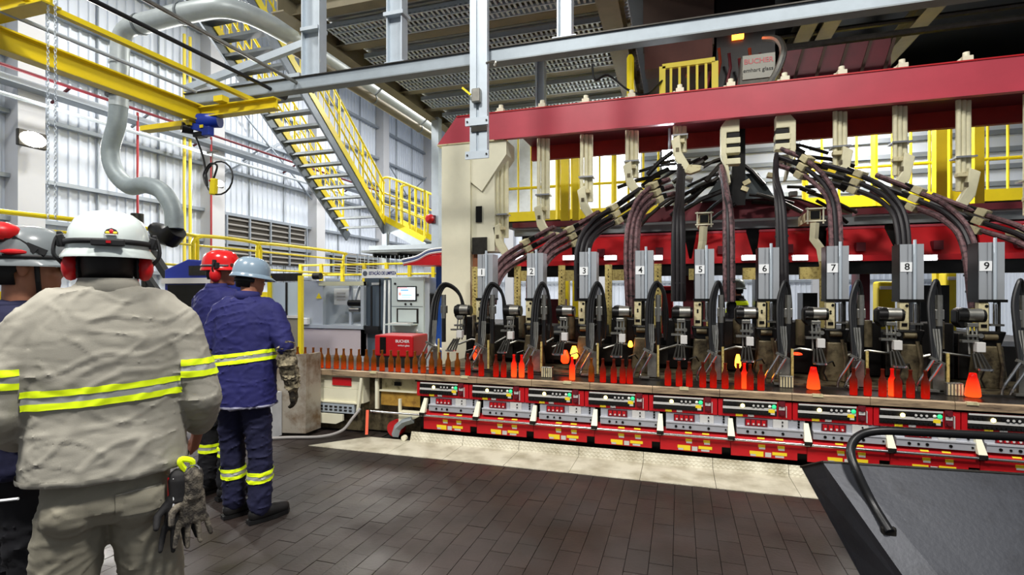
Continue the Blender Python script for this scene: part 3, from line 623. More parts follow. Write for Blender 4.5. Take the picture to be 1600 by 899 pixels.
for j, (x, zb) in enumerate(zip(PJ, ZB)):
    kn = thing('beam_connector', 'small cream connector standing on the red beam, %s from the left' % ORD[j], 'connector', (x, YB + .15, 4.165), 'cream connectors along the red beam')
    MB().box(x - .05, x + .05, YB + .08, YB + .18, 4.165, 4.25).ob('connector_body', CREAM, kn, bev=.006)
    MB().cyl((x, YB + .13, 4.25), (x, YB + .13, 4.30), .032, 10).ob('connector_cap', CREAM, kn, True)
    MB().cyl((x - .07, YB + .12, 4.165), (x - .07, YB + .12, 4.22), .018, 8).ob('connector_plug', CREAM, kn, True)
    pc = thing('hanging_pipe_cluster', 'cream pipe cluster with bent bracket under the red beam, %s from the left' % ORD[j], 'pipes', (x, 7.25, zb), 'cream pipe clusters under the beam')
    if j not in (5, 6):
        for i in range(3):
            MB().cyl((x - .06 + i * .055, 7.22 + i * .03, zb + (.1 if i == 2 else .05)), (x - .06 + i * .055, 7.22 + i * .03, 3.78), (.026, .03, .036)[i], 12).ob('pipe', PIPE, pc, True)
        MB().box(x - .10, x + .10, 7.17, 7.34, zb + .42 if zb < 3 else zb + .3, zb + .44 if zb < 3 else zb + .32).ob('pipe_clamp', CHROME, pc)
    s = -1 if j >= 7 else 1
    if j in (5, 6):
        d = 1 if j == 6 else -1
        MB().prism([(x - d * .10, 3.78), (x + d * .06, 3.78), (x + d * .12, 3.7), (x + d * .12, 3.35), (x + d * .02, 2.98), (x - d * .0, 2.98), (x + d * .05, 3.36), (x + d * .05, 3.62), (x - d * .10, 3.62)], 'y', 7.15, 7.3).ob('hook_bracket', PIPE, pc, bev=.01)
        for z in (3.52, 3.40, 3.26): MB().box(x - .11 * d, x + .06 * d, 7.14, 7.28, z - .045, z + .03).ob('bracket_block', PIPE, pc, bev=.008)
        for z in (3.58, 3.46): MB().box(x - .1 * d, x + .04 * d, 7.16, 7.3, z - .02, z + .03).ob('bracket_gap', BLACK, pc)
    else:
        MB().prism([(x - s * .11, zb + .24), (x + s * .0, zb + .3), (x + s * .02, zb + .08), (x + s * .12, zb - .1), (x + s * .06, zb - .2), (x - s * .06, zb - .02)], 'y', 7.12, 7.2).ob('bent_bracket', PIPE, pc, bev=.012)
        MB().box(x - .05, x - .01, 7.112, 7.122, zb + .08, zb + .13).ob('bracket_slot', OILST, pc)
        MB().prism([(x + s * .06, zb - .2), (x + s * .12, zb - .1), (x + s * .26, zb - .12), (x + s * .25, zb - .18), (x + s * .13, zb - .22)], 'y', 7.1, 7.2).ob('bracket_foot', CREAMD, pc, bev=.006)
        MB().box(x - .1, x + .06, 7.14, 7.22, zb + .2, zb + .25).ob('sleeve_block', CREAMD, pc, bev=.006)
# hose bundles arching out from the middle
BUN = [('feeding unit one', 'p', [(-1.62, 7.15, 2.42), (-1.98, 6.95, 2.2), (-2.22, 6.65, 1.98), (-2.33, 6.45, 1.7), (-2.34, 6.4, 1.45)]),
       ('feeding unit two', 'p', [(-1.0, 7.15, 2.6), (-1.37, 6.95, 2.35), (-1.60, 6.65, 2.15), (-1.72, 6.4, 1.85), (-1.74, 6.35, 1.45)]),
       ('feeding unit three', 'k', [(-.45, 7.15, 2.88), (-.80, 6.95, 2.62), (-1.03, 6.7, 2.42), (-1.14, 6.5, 2.14), (-1.15, 6.45, 1.5)]),
       ('left of unit four', 'p', [(-.1, 7.15, 2.98), (-.3, 6.9, 2.86), (-.48, 6.65, 2.62), (-.55, 6.5, 2.2), (-.53, 6.4, 1.35)]),
       ('between units four and five', 'k', [(.02, 7.1, 3.2), (-.0, 6.8, 2.75), (-.015, 6.5, 2.35), (-.015, 6.45, 1.5)]),
       ('between units five and six', 'm', [(.5, 7.1, 3.15), (.52, 6.75, 2.8), (.53, 6.5, 2.4), (.53, 6.42, 1.5)]),
       ('right of unit six', 'k', [(1.12, 7.1, 3.25), (1.06, 6.75, 2.9), (1.07, 6.5, 2.5), (1.08, 6.4, 1.4)]),
       ('feeding unit seven', 'm', [(1.15, 7.1, 3.25), (1.38, 6.9, 3.06), (1.56, 6.65, 2.75), (1.6, 6.5, 2.4), (1.59, 6.4, 1.5)]),
       ('feeding unit eight', 'k', [(1.6, 7.15, 3.05), (1.93, 6.95, 2.86), (2.13, 6.7, 2.64), (2.21, 6.5, 2.3), (2.2, 6.4, 1.5)]),
       ('left of unit nine', 'm', [(2.15, 7.15, 2.88), (2.49, 6.95, 2.64), (2.69, 6.7, 2.42), (2.78, 6.5, 2.1), (2.8, 6.4, 1.45)]),
       ('right of unit nine', 'm', [(2.7, 7.15, 2.62), (3.07, 6.95, 2.37), (3.28, 6.6, 2.16), (3.36, 6.4, 1.9), (3.36, 6.35, 1.4)])]
for j, (where, kd, ps) in enumerate(BUN):
    hb = thing('hose_bundle', 'bundle of sleeved hoses with cream connectors, arching down %s' % where, 'hoses', ps[-1], 'hose bundles')
    ps = [V(p) for p in ps]; n = len(ps); straight = n == 4
    sd = 1 if ps[0].x < .4 else -1
    for lay in range(3):
        for i in range(3):
            pts = []
            for q, p in enumerate(ps):
                f = q / (n - 1); sp = (.085 if not straight else .03) * (1 - f) + .042 * f
                if q < n - 2: off = V((sd * .35, 0, -1)).normalized() * (lay - 1) * sp * 1.15
                elif q == n - 2 and not straight: off = V((sd * .9, 0, -.4)).normalized() * (lay - 1) * .055
                else: off = V((sd, 0, 0)) * (lay - 1) * sp
                pts.append(p + off + V((.014 * (i - 1) + .006 * lay, .046 * (i - 1), .012 * (i % 2))))
            m = HOSEP if (kd == 'p' or (kd == 'm' and (lay + i) % 2 == 0)) else HOSEK
            MB().tube(bez(pts, 7), .024 if i == 0 else .020, 7).ob('hose', m, hb, True)
        if not straight:
            d = (ps[2] - ps[0]).normalized(); c = ps[1] + V((sd * .35, 0, -1)).normalized() * (lay - 1) * .098 + V((0, -.03, 0))
            R = d.to_track_quat('X', 'Z').to_matrix()
            MB().cb(c, .10, .14, .072, R).ob('connector_block', CREAMD, hb, bev=.006)
            MB().cb(c - d * .1, .1, .10, .055, R).ob('coupling', BLACK, hb, bev=.006)
    for q in range(3):
        f = .25 + .25 * q; c = ps[-2].lerp(ps[-1], f) + V((0, -.035, 0)); MB().cb(c, .13, .07, .02).ob('cable_tie', RUBBER, hb)
# central hub of dark pipework behind the hoses
hub = thing('pipework_hub', 'dark tangle of pipes and valves above the middle of the machine', 'pipework', (.75, 7.6, 2.9))
random.seed(11)
for i in range(40):
    a = V((random.uniform(-.3, 1.8), random.uniform(7.3, 7.9), random.uniform(2.75, 3.5))); s = 1 if a.x > .75 else -1
    b = a + V((s * random.uniform(.25, .6), random.uniform(-.15, .15), random.uniform(-.35, -.05)))
    MB().tube([a, a.lerp(b, .5) + V((0, 0, .03)), b], random.uniform(.018, .035), 7).ob('pipe', BLACK if i % 3 else DARKM, hub, True)
for i in range(10):
    c = (random.uniform(-.1, 1.6), random.uniform(7.25, 7.6), random.uniform(2.8, 3.3)); MB().cb(c, .09, .1, .06, Matrix.Rotation(random.uniform(-.5, .5), 3, 'Y')).ob('valve', STEEL if i % 2 else CREAMD, hub, bev=.006)
MB().box(.66, .82, 7.5, 7.7, 2.75, 3.75).ob('centre_post', BLACK, hub)
MB().prism([(.3, 2.86), (1.2, 2.86), (1.0, 3.2), (.55, 3.2)], 'y', 7.7, 7.9).ob('dark_hopper', mat('slate_hopper', (58, 66, 68), .6), hub)
# rear red frame
rf = thing('rear_red_frame', 'red steel frame with panels running behind the numbered units', 'frame', (0, 7.7, 2))
MB().box(-2.5, 7.0, 7.62, 7.72, 2.0, 2.07).ob('lower_lip', RED, rf)
MB().box(-2.5, 7.0, 7.66, 7.8, 1.84, 2.0).ob('black_rail', BLACK, rf)
for i in range(11):
    a = -2.3 + i * .82
    MB().add([(a, 7.72, 2.07), (a + .79, 7.72, 2.07), (a + .72, 7.95, 2.44), (a + .07, 7.95, 2.44), (a, 7.76, 2.07), (a + .79, 7.76, 2.07), (a + .72, 7.99, 2.44), (a + .07, 7.99, 2.44)],
             [(0, 1, 2, 3), (7, 6, 5, 4), (0, 4, 5, 1), (1, 5, 6, 2), (2, 6, 7, 3), (3, 7, 4, 0)]).ob('sloping_panel', RED, rf)
    MB().box(a + .34, a + .44, 7.70, 7.80, 2.13, 2.24).ob('panel_lug', DRED, rf)
    MB().box(a + .07, a + .72, 7.94, 8.05, 2.44, 2.47).ob('panel_top', REDP, rf)  # paler strip: highlight along the panel top put into the colour
MB().box(-2.5, 7.0, 8.0, 8.1, 2.50, 2.60).ob('grey_duct', GALVD, rf)
MB().prism([(-.75, 2.62), (-.2, 2.84), (.6, 2.88), (1.5, 2.84), (2.1, 2.62)], 'y', 7.85, 7.9).ob('dark_shield', DRED, rf)
MB().box(-2.5, -.8, 7.9, 8.1, 2.62, 2.7).ob('upper_rail', DRED, rf); MB().box(2.2, 7.0, 7.9, 8.1, 2.62, 2.7).ob('upper_rail', DRED, rf)
MB().box(-2.4, 7.0, 8.1, 8.3, 1.88, 2.5).ob('back_cover', BLACK, rf)
for i, (a, b, zt) in enumerate(((-2.3, -1.75, 1.5), (-1.5, -1.2, 1.7), (-.75, -.35, 1.75), (.05, .40, 1.88), (1.02, 1.25, 1.88), (1.62, 1.8, 1.6), (2.3, 2.42, 1.88), (2.95, 3.3, 1.7))): MB().box(a, b, 8.15, 8.5, .4, zt).ob('rear_dark_block', BLACK if i % 3 else DRED, rf)  # dark blocks added to darken the background seen between the units
for i, px in enumerate((815, 889, 954, 1025, 1170, 1250, 1334, 1450)):
    p = PY(px, 403, 7.6); l = thing('work_light', 'small white work light on the red frame, %s from the left' % ORD[i], 'lamp', p, 'work lights on the red frame')
    MB().box(p.x - .09, p.x + .09, 7.58, 7.66, p.z - .035, p.z + .035).ob('light_housing', WHITE, l)
    MB().box(p.x - .08, p.x + .08, 7.572, 7.581, p.z - .028, p.z + .028).ob('light_lens', mat('work_light_lens', (255, 252, 255), .4, emis=9), l)
for px, py, s in ((1100, 343, 1), (1272, 337, -1)):
    p = PY(px, py, 7.3); t = thing('square_tube_support', 'cream bent arm with open black square tube above %s' % ('unit five' if s > 0 else 'unit seven'), 'bracket', p)
    MB().box(p.x - .06, p.x + .06, 7.25, 7.9, p.z - .06, p.z + .06).ob('square_tube', CREAMD, t); MB().box(p.x - .05, p.x + .05, 7.24, 7.252, p.z - .05, p.z + .05).ob('tube_mouth', BLACK, t)
    for d in (-.085, .085): MB().cyl((p.x + d, 7.23, p.z - .11), (p.x + d, 7.23, p.z + .09), .01, 6).ob('clamp_rod', CREAM, t, True)
    for z in (-.075, .075): MB().box(p.x - .11, p.x + .11, 7.215, 7.24, p.z + z - .008, p.z + z + .008).ob('clamp_plate', CREAM, t)
    MB().tube([(p.x - .01, 7.22, p.z - .1), (p.x - .02, 7.22, p.z - .3), (p.x + .04 * -s, 7.15, p.z - .42), (p.x + .07 * -s, 7.05, p.z - .8)], [.05, .05, .05, .04], 4).ob('bent_arm', PIPE, t)
# things seen behind the machine
pf = thing('rear_platform', 'platform with yellow bar railing behind the red gantry beam', 'platform', (0, 11, 3.1))
MB().box(-3.6, 8.5, 10.9, 14, 3.02, 3.14).ob('platform_deck', DARKM, pf)
for x0, x1 in ((-3.6, -.4), (2.2, 8.5)):
    MB().box(x0, x1, 10.85, 10.9, 3.14, 3.34).ob('toe_plate', YEL, pf)
    for z in (3.85,): MB().cyl((x0, 10.88, z), (x1, 10.88, z), .03, 8).ob('rail', YEL, pf, True)
    n = int((x1 - x0) / .27)
    for i in range(n + 1):
        x = x0 + i * (x1 - x0) / n; MB().cyl((x, 10.88, 3.14), (x, 10.88, 4.95), .055 if i % 4 == 0 else .022, 8).ob('railing_bar', YEL, pf, True)
MB().box(-2.1, -1.95, 9.6, 9.75, 0, 4.9).ob('yellow_post', YEL, pf); MB().box(-1.88, -1.76, 9.6, 9.75, 0, 4.9).ob('yellow_post', YEL, pf)
MB().box(3.72, 3.86, 9.6, 9.75, 0, 4.9).ob('yellow_post', YEL, pf); MB().box(4.2, 4.32, 9.6, 9.75, 0, 4.9).ob('yellow_post', YEL, pf)
MB().bar((1.9, 10.2, 3.95), (2.9, 10.2, 3.45), .06, .12).ob('stair_stringer', YEL, pf)
MB().box(-3.6, 8.5, 14.5, 14.6, 3.3, 6.0).ob('pale_backing_wall', WALLM, pf)
for i in range(6): MB().box(-3.6, 8.5, 14.4, 14.5, 3.6 + i * .38, 3.7 + i * .38).ob('wall_rib', GIRT, pf)
fl = thing('hanging_floodlight', 'bright floodlight shining under the middle of the red beam', 'lamp', PY(1046, 250, 7.9))
p = PY(1046, 250, 7.9)
MB().box(p.x - .12, p.x + .12, 7.9, 8.0, p.z - .16, p.z + .16).ob('lamp_housing', DARKM, fl, bev=.01)
MB().box(p.x - .10, p.x + .10, 7.885, 7.902, p.z - .14, p.z + .14).ob('lamp_lens', mat('flood_lens', (235, 244, 255), .4, emis=40), fl)
MB().cyl((p.x, 7.97, p.z + .16), (p.x, 7.97, 3.98), .02, 8).ob('lamp_stem', GALV, fl, True)
gl = PY(1256, 225, 9.5)
tl = thing('tube_light', 'white strip light behind the red beam right of the middle', 'lamp', gl)
MB().bar(gl + V((-.05, 0, -.3)), gl + V((.1, 0, .25)), .12, .06, up=(0, 1, 0)).ob('light_tube', mat('tube_glow', (250, 252, 255), .4, emis=5), tl); MB().bar(gl + V((-.05, .08, -.32)), gl + V((.1, .08, .27)), .16, .08, up=(0, 1, 0)).ob('light_tray', GALV, tl)
# ---------------------------------------------------------------- galvanised cross beam with posts
g = thing('galvanised_cross_beam', 'long galvanised I-beam crossing the upper frame in front of the red beam', 'beam', (-2, 5.1, 4.0))
MB().box(-5.95, 5.5, 5.10, 5.2, 3.975, 4.10).ob('box_section', mat('galvanised_box', (150, 160, 167), .5, .3, .1, 4), g); MB().box(-5.95, 5.5, 5.08, 5.22, 4.10, 4.112).ob('top_flange', DARKM, g); MB().box(-5.95, 5.5, 5.085, 5.215, 3.962, 3.975).ob('bottom_flange', GALVD, g)
for i, (px0, px1, y0, y1, top, nm) in enumerate([(481, 509, -10, 110, 5.6, 'leftmost'), (612, 636, 0, 92, 5.6, 'second from left'), (874, 896, 0, 55, 5.6, 'right of the hanging post')]):
    a = PY(px0, y1, 5.2); b = PY(px1, y1, 5.2); x = (a.x + b.x) / 2
    t = thing('galvanised_post', 'galvanised post standing on the cross beam, %s' % nm, 'post', (x, 5.2, 4.11), 'posts on the cross beam')
    MB().ibeam((x, 5.15, 4.106), (x, 5.15, top), .13, b.x - a.x, .014, up=(1, 0, 0)).ob('post_shaft', GALV, t)
    MB().box(x - .12, x + .12, 5.08, 5.22, 4.106, 4.12).ob('base_plate', GALV, t)
    if i < 2: MB().box(x - .12, x + .12, 5.06, 5.24, 4.62, 4.66).ob('cap_plate', GALV, t)
x0, x1 = PY(734, 0, 5.0).x, PY(761, 0, 5.0).x
hp = thing('hanging_channel_post', 'bright galvanised channel post hanging in front of the red beam', 'post', ((x0 + x1) / 2, 5, 2.95))
MB().prism([(x0, 5.06), (x0, 5.0), (x0 + .07, 5.0), (x0 + .075, 5.02), (x0 + .095, 5.02), (x0 + .1, 5.0), (x1, 5.0), (x1, 5.06), (x1 - .015, 5.06), (x1 - .015, 5.035), (x0 + .015, 5.035), (x0 + .015, 5.06)], 'z', 2.98, 5.4).ob('channel', GALV, hp)
for z in (2.99, 3.33): MB().box(x0 - .045, x1 + .02, 4.985, 5.0, z - .03, z + .05).ob('fixing_plate', GALV, hp)
MB().box(x0 + .02, x1 - .0, 4.985, 4.998, 3.235, 3.29).ob('dark_joint', DARKM, hp)
MB().box(x0 + .04, x0 + .13, 4.94, 5.0, 3.52, 3.66).ob('valve_body', STEEL, hp, bev=.01)
MB().bar((x0 + .03, 4.95, 3.60), (x0 - .06, 4.95, 3.68), .02, .02).ob('yellow_lever', YEL, hp)
MB().tube(bez([(x1 - .01, 5, 3.92), (x1 + .05, 5, 3.93), (x1 + .09, 5, 3.92), (x1 + .08, 5, 3.88)], 4), .012, 6).ob('pipe_stub', STEEL, hp, True)
for z in (3.0, 3.34):
    for x in (x0 - .02, x1 - .0): MB().cyl((x, 4.975, z), (x, 4.99, z), .01, 6).ob('bolt', DARKM, hp)
p = PY(845, 100, 9.0)
tag(MB().ibeam((p.x, 9.0, 4.3), (p.x, 9.0, 5.85), .16, .16, .03, up=(1, 0, 0)).ob('short_galvanised_column', GALV), 'short galvanised column standing behind the red beam below the decking', 'column')
# ---------------------------------------------------------------- mezzanine decking and furnace underside
DECK = mat('zinc_decking', (196, 202, 206), .5, .2, .12, 6)
mz = thing('mezzanine_deck', 'steel mezzanine of ribbed zinc decking on olive beams above the machine', 'mezzanine', (-2, 9, 6))
for i in range(7):
    y = 6.6 + i * 1.05
    MB().ibeam((-5.5, y, 5.86), (-.75, y, 5.86), .2, .26, .02).ob('deck_beam', OLIVE, mz)
    if i == 6: break
    m = MB()
    for q in range(9):
        ya = y + .1 + q * .105; m.box(-5.45, -.75, ya, ya + .055, 6.0, 6.06)
    m.box(-5.45, -.75, y, y + 1.05, 6.06, 6.08); m.ob('deck_sheet', DECK, mz)
    tr = MB().box(-5.2, -.9, y + .28, y + .30, 5.66, 5.74).ob('cable_tray', GALV, mz)
    for q in (.45, .62, .78): MB().box(-5.2, -.9, y + q, y + q + .02, 5.66, 5.70 if q < .7 else 5.74).ob('tray_rail', GALV, tr)
    m = MB()
    for q in range(54): m.box(-5.2 + q * .08, -5.165 + q * .08, y + .28, y + .8, 5.67, 5.685)
    tag(m.ob('tray_rungs', GALV, tr, fix=False), kind='stuff')
MB().ibeam((-5.5, 6.2, 5.8), (-5.5, 14, 5.8), .22, .34, .02).ob('edge_beam', OLIVE, mz)
MB().ibeam((-.95, 6.2, 5.75), (-.95, 14, 5.75), .3, .34, .02).ob('edge_beam', OLIVE, mz)
MB().box(-5.6, -.9, 13.4, 13.5, 3.3, 6.0).ob('rear_cladding', DECK, mz)
MB().box(-5.53, -5.35, 11.2, 11.38, 0, 5.7).ob('support_column', GALV, mz)
MB().box(-.9, 11.5, 6.0, 16, 6.9, 7.1).ob('dark_ceiling_plate', BLACK, mz)
MB().box(-.9, 11.5, 15.9, 16.0, 3.3, 7).ob('dark_back_plate', BLACK, mz)
fu = thing('furnace_forehearth', 'dark brown furnace forehearth with glowing opening above the gantry beam', 'furnace', (.6, 10, 5.4))
MB().box(-.6, .55, 9.4, 12, 5.75, 6.9).ob('brown_casing', BROWNB, fu); MB().box(-.55, .5, 9.0, 9.4, 5.3, 5.75).ob('brown_casing', mat('rust_casing', (84, 46, 38), .7, 0, .2, 2), fu)
MB().box(.6, 1.5, 9.6, 12, 5.0, 6.9).ob('black_casing', BLACK, fu)
p = PY(1153, 47, 9.55)
MB().box(p.x - .09, p.x + .09, 9.52, 9.6, p.z - .14, p.z + .12).ob('glowing_port', mat('furnace_glow', (255, 110, 30), .4, emis=9), fu)
for i in range(9):
    q = PY(1075 + i * 16, 75 + (i % 3) * 8, 9.3); MB().tube([q, q + V((.03, .1, -.2)), q + V((-.02, .1, -.45))], .025, 6).ob('gob_chute', mat('scorched_orange', (150, 52, 20), .6, 0, .3, 5) if i % 3 == 0 else DRED, fu, True)
MB().box(1.55, 3.0, 9.2, 9.5, 4.6, 5.4).ob('dark_red_grid', DRED, fu)
for i in range(5): MB().bar((1.6 + i * .3, 9.15, 4.55), (1.85 + i * .3, 9.15, 5.45), .05, .04).ob('grid_bar', BROWNB, fu)
for x in (2.1, 2.45, 3.9): MB().ibeam((x, 7.5, 6.3), (x, 15, 6.3), .26, .3, .02).ob('roof_joist', OLIVE, fu)
for y, z in ((8.6, 5.2), (10.5, 6.2)): MB().cyl((1.4, y, z), (7, y, z), .05, 8).ob('dark_pipe', DARKM, fu, True)
bx = thing('white_machine_cabinet', 'grey-white cabinet with red maker lettering above the red beam', 'cabinet', (1.1, 8.6, 4.2))
a, b = PY(1158, 92, 8.6), PY(1211, 120, 8.6)
MB().prism([(a.x - .04, 4.15), (b.x, 4.15), (b.x, a.z + .04), (a.x, a.z)], 'y', 8.6, 9.0).ob('cabinet_body', DARKM, bx)
MB().box(a.x + .02, b.x, 8.58, 8.6, b.z, a.z + .03).ob('lettered_plate', mat('plate_grey', (176, 176, 164), .5), bx)
text('BUCHER', .105, RED, bx, 'lettering', TXT((a.x + b.x) / 2 + .005, 8.575, a.z - .07), bold=.002)
text('emhart glass', .082, PRINT, bx, 'lettering', TXT((a.x + b.x) / 2, 8.575, a.z - .2))
tag(MB().tube(bez([PY(1200, 135, 8.4), PY(1215, 110, 8.4), PY(1224, 80, 8.4), PY(1215, 62, 8.6), PY(1195, 60, 9)], 6), .05, 8).ob('curved_duct', STEEL, None, True), 'curved grey hose beside the lettered cabinet above the red beam', 'hose')
yr = thing('small_yellow_railing', 'short yellow guard railing standing above the red beam', 'railing', (.1, 8.3, 4.17))
for px in (1035, 1117): p = PY(px, 105, 8.3); MB().box(p.x - .045, p.x + .045, 8.27, 8.33, 4.15, p.z + (.0 if px < 1100 else .08)).ob('railing_post', YEL, yr)
a, b = PY(1035, 105, 8.3), PY(1117, 94, 8.3)
MB().bar(a, b, .06, .07).ob('top_rail', YEL, yr)
for i in range(1, 6): q = a.lerp(b, i / 6); MB().box(q.x - .018, q.x + .018, 8.28, 8.32, 4.15, q.z).ob('railing_bar', YEL, yr)
p = PY(985, 86, 8.1); sp = thing('yellow_safety_post', 'single yellow post with rounded top above the red beam', 'post', (p.x, 8.1, 4.15))
MB().tube([(p.x, 8.1, 4.1), (p.x, 8.1, p.z - .05), (p.x, 8.1, p.z)], [.055, .055, .03], 10).ob('post_tube', YEL, sp, True); MB().bar((p.x + .03, 8.1, p.z - .4), (p.x + .1, 8.1, 4.1), .05, .04).ob('post_brace', YEL, sp)
tag(MB().tube(bez([PY(925, 100, 8), PY(930, 125, 8), PY(950, 118, 8), PY(980, 140, 8), PY(1010, 148, 8), PY(1036, 125, 8.3)], 6), .018, 6).ob('slack_cable', RUBBER, None, True), 'slack black cable sagging above the red beam left of the yellow railing', 'cable')
# ---------------------------------------------------------------- steel stair with yellow handrails
STR = mat('stair_steel', (98, 106, 114), .5, .4, .15, 5)
TRD = mat('stair_tread', (70, 76, 82), .55, .4, .15, 8)
st = thing('steel_stair', 'steep steel stair with yellow handrails descending to the raised platform', 'stair', (-8.5, 13, 2.8))
T = .80
XR, XL = -7.9, -9.22
def zs(y, x=XR): return 3.42 + (13.03 - y) * T
for X in (XR, XL):
    MB().bar((X, 13.25, zs(13.25) - .02), (X, 6.4, zs(6.4) - .02), .05, .27, up=(0, T, 1)).ob('stringer', STR, st)
    MB().bar((X + (.03 if X == XR else .04), 13.2, zs(13.2) + .18), (X + (.03 if X == XR else .04), 6.4, zs(6.4) + .18), .02, .16, up=(0, T, 1)).ob('yellow_toe_board', YEL, st)
    for h, r in ((1.28, .03), (.9, .022), (.62, .022)):
        MB().cyl((X, 13.05, zs(13.05) + h), (X, 6.4, zs(6.4) + h), r, 8).ob('handrail', YEL, st, True)
    n = 34
    for i in range(n):
        y = 13.0 - i * .2; MB().cyl((X, y, zs(y) + .1), (X, y, zs(y) + 1.28), .028 if i % 5 == 0 else .013, 6).ob('baluster', YEL, st, True)
n = 23
for i in range(n):
    y = 12.95 - i * .285; z = zs(y) - .02
    t = MB().box(XL + .03, XR - .03, y - .13, y + .13, z - .02, z + .01).ob('tread', TRD, st)
    MB().box(XL + .03, XR - .03, y - .14, y - .125, z - .045, z + .015).ob('nosing', GALVD, t)
# lower flight and platform
l2 = thing('stair_landing_flight', 'short galvanised flight with looped yellow rails below the steel stair', 'stair', (-7.3, 13, 2.8))
A, B = V((-8.0, 13.05, 3.55)), V((-6.65, 13.05, 2.86))
for dy in (0, 1.1):
    o = V((0, dy, 0)); MB().bar(A + o, B + o, .05, .22).ob('stringer', GALV, l2); MB().bar(A + o + V((0, -.02, .2)), B + o + V((0, -.02, .2)), .02, .16).ob('yellow_toe_board', YEL, l2)
    MB().tube(bez([A + o + V((.0, 0, .2)), A + o + V((-.0, 0, 1.15)), A + o + V((.06, 0, 1.27)), A + o + V((.35, 0, 1.25)), B + o + V((-.1, 0, 1.55)), B + o + V((0, 0, 1.45)), B + o + V((0, 0, .2))], 6), .032, 8).ob('looped_rail', YEL, l2, True)
    for f in (.2, .36, .5, .66, .82):
        q = A.lerp(B, f) + o; MB().cyl(q + V((0, 0, .15)), q + V((0, 0, 1.35 - .0 + .15 * f)), .035 if f in (.36, .66) else .016, 8).ob('baluster', YEL, l2, True)
    for h in (.6, .9): MB().cyl(A + o + V((0, 0, h)), B + o + V((0, 0, h + .15)), .02, 8).ob('mid_rail', YEL, l2, True)
for i in range(5): q = A.lerp(B, (i + .5) / 5); MB().box(q.x - .13, q.x + .13, 13.05, 14.15, q.z, q.z + .03).ob('tread', GALVD, l2)
lp = thing('stair_platform', 'galvanised grating platform at the foot of the yellow railed stair', 'platform', (-7, 12.8, 2.7))
MB().box(-8.15, -5.55, 12.3, 14.3, 2.68, 2.74).ob('grating', GALVD, lp); MB().box(-7.9, -5.55, 12.28, 12.34, 2.74, 2.86).ob('edge_channel', GALV, lp)
for i in range(4): MB().bar((-7.9 + i * .75, 12.5, 2.62), (-7.5 + i * .75, 14, 2.62), .06, .1).ob('grating_joist', BLACK, lp)
MB().box(-7.95, -7.8, 13.0, 13.15, 0, 3.5).ob('platform_leg', GALV, lp); MB().box(-5.75, -5.6, 13.9, 14.05, 0, 2.7).ob('platform_leg', GALV, lp)
h = PY(671, 342, 11.12); hn = thing('red_alarm_horn', 'round red alarm horn on the galvanised mezzanine column', 'horn', h)
MB().lathe([(.05, .09), (.08, .06), (.11, 0), (.115, -.02), (.09, -.015), (.03, .03)], h, 14, Matrix.Rotation(math.radians(90), 3, 'X')).ob('horn_body', RED, hn, True)
MB().ball(h + V((0, -.02, 0)), .03).ob('horn_centre', LABW, hn, True); MB().box(h.x - .02, h.x + .12, 11.13, 11.2, h.z - .1, h.z + .08).ob('horn_bracket', DRED, hn)
# ---------------------------------------------------------------- light crane with blue hoist and chain
cr = thing('yellow_jib_crane', 'yellow light crane of parallel beams hanging at upper left', 'crane', (-5.4, 4, 3.7))
MB().ibeam((-5.6, 2.2, 3.79), (-5.6, 5.12, 3.79), .13, .2, .016).ob('main_beam', CRANEY, cr)
MB().ibeam((-7.2, 2.86, 3.94), (-4.70, 2.86, 3.94), .14, .16, .016).ob('near_end_beam', CRANEY, cr)
MB().ibeam((-5.75, 5.02, 3.80), (-4.45, 5.02, 3.80), .12, .13, .014).ob('far_end_beam', CRANEY, cr)
MB().box(-4.93, -4.87, 2.3, 5.24, 3.9, 3.945).ob('runway_rail', CRANEY, cr); MB().box(-6.4, -5.6, 4.86, 4.98, 3.62, 3.68).ob('yellow_bracket', CRANEY, cr)
MB().box(-6.35, -5.55, 2.4, 2.5, 3.64, 3.72).ob('yellow_bracket', CRANEY, cr)
for x, z, r, m, ya in ((-4.62, 4.02, .022, RUBBER, 5.3), (-5.2, 3.87, .02, GALV, 4.6), (-4.25, 4.05, .02, STEEL, 5.4)): MB().cyl((x, 1.8, z), (x, ya, z), r, 8).ob('conduit', m, cr, True)
MB().box(-5.25, -5.12, 4.88, 4.98, 3.865, 3.93).ob('yellow_clip', CRANEY, cr)
MB().cyl((-4.62, 5.2, 4.02), (-4.62, 5.33, 4.02), .06, 10).ob('cable_reel', RUBBER, cr, True)
ho = thing('blue_chain_hoist', 'blue electric hoist trolley under the end of the yellow crane beam', 'hoist', (-5.5, 4.95, 3.55))
MB().cyl((-5.58, 4.98, 3.70), (-5.34, 5.06, 3.70), .085, 14).ob('hoist_motor', BLUE, ho, True)
MB().cb((-5.55, 4.95, 3.60), .32, .10, .08, Matrix.Rotation(math.radians(16), 3, 'Y')).ob('hoist_frame', BLUE, ho, bev=.01)
MB().cyl((-5.72, 4.86, 3.60), (-5.66, 4.96, 3.60), .065, 14).ob('trolley_wheel', RUBBER, ho, True)
MB().cb((-5.40, 4.94, 3.54), .12, .08, .11).ob('gear_box', BLUE, ho, bev=.012); MB().box(-5.47, -5.42, 4.885, 4.895, 3.575, 3.61).ob('yellow_label', YEL, ho)
MB().cb((-5.55, 4.97, 3.52), .14, .1, .06).ob('cable_entry', RUBBER, ho, bev=.01)
pd = thing('yellow_pendant_control', 'yellow pendant control with coiled cable below the blue hoist', 'pendant', PD(334, 290, 6.4))
p = PD(334, 292, 6.4)
MB().cb(p, .085, .06, .2, Matrix.Rotation(.08, 3, 'Y')).ob('pendant_body', YEL, pd, bev=.015); MB().cyl(p + V((-.03, -.035, .07)), p + V((-.03, -.03, .07)), .012, 8).ob('button', RED, pd)
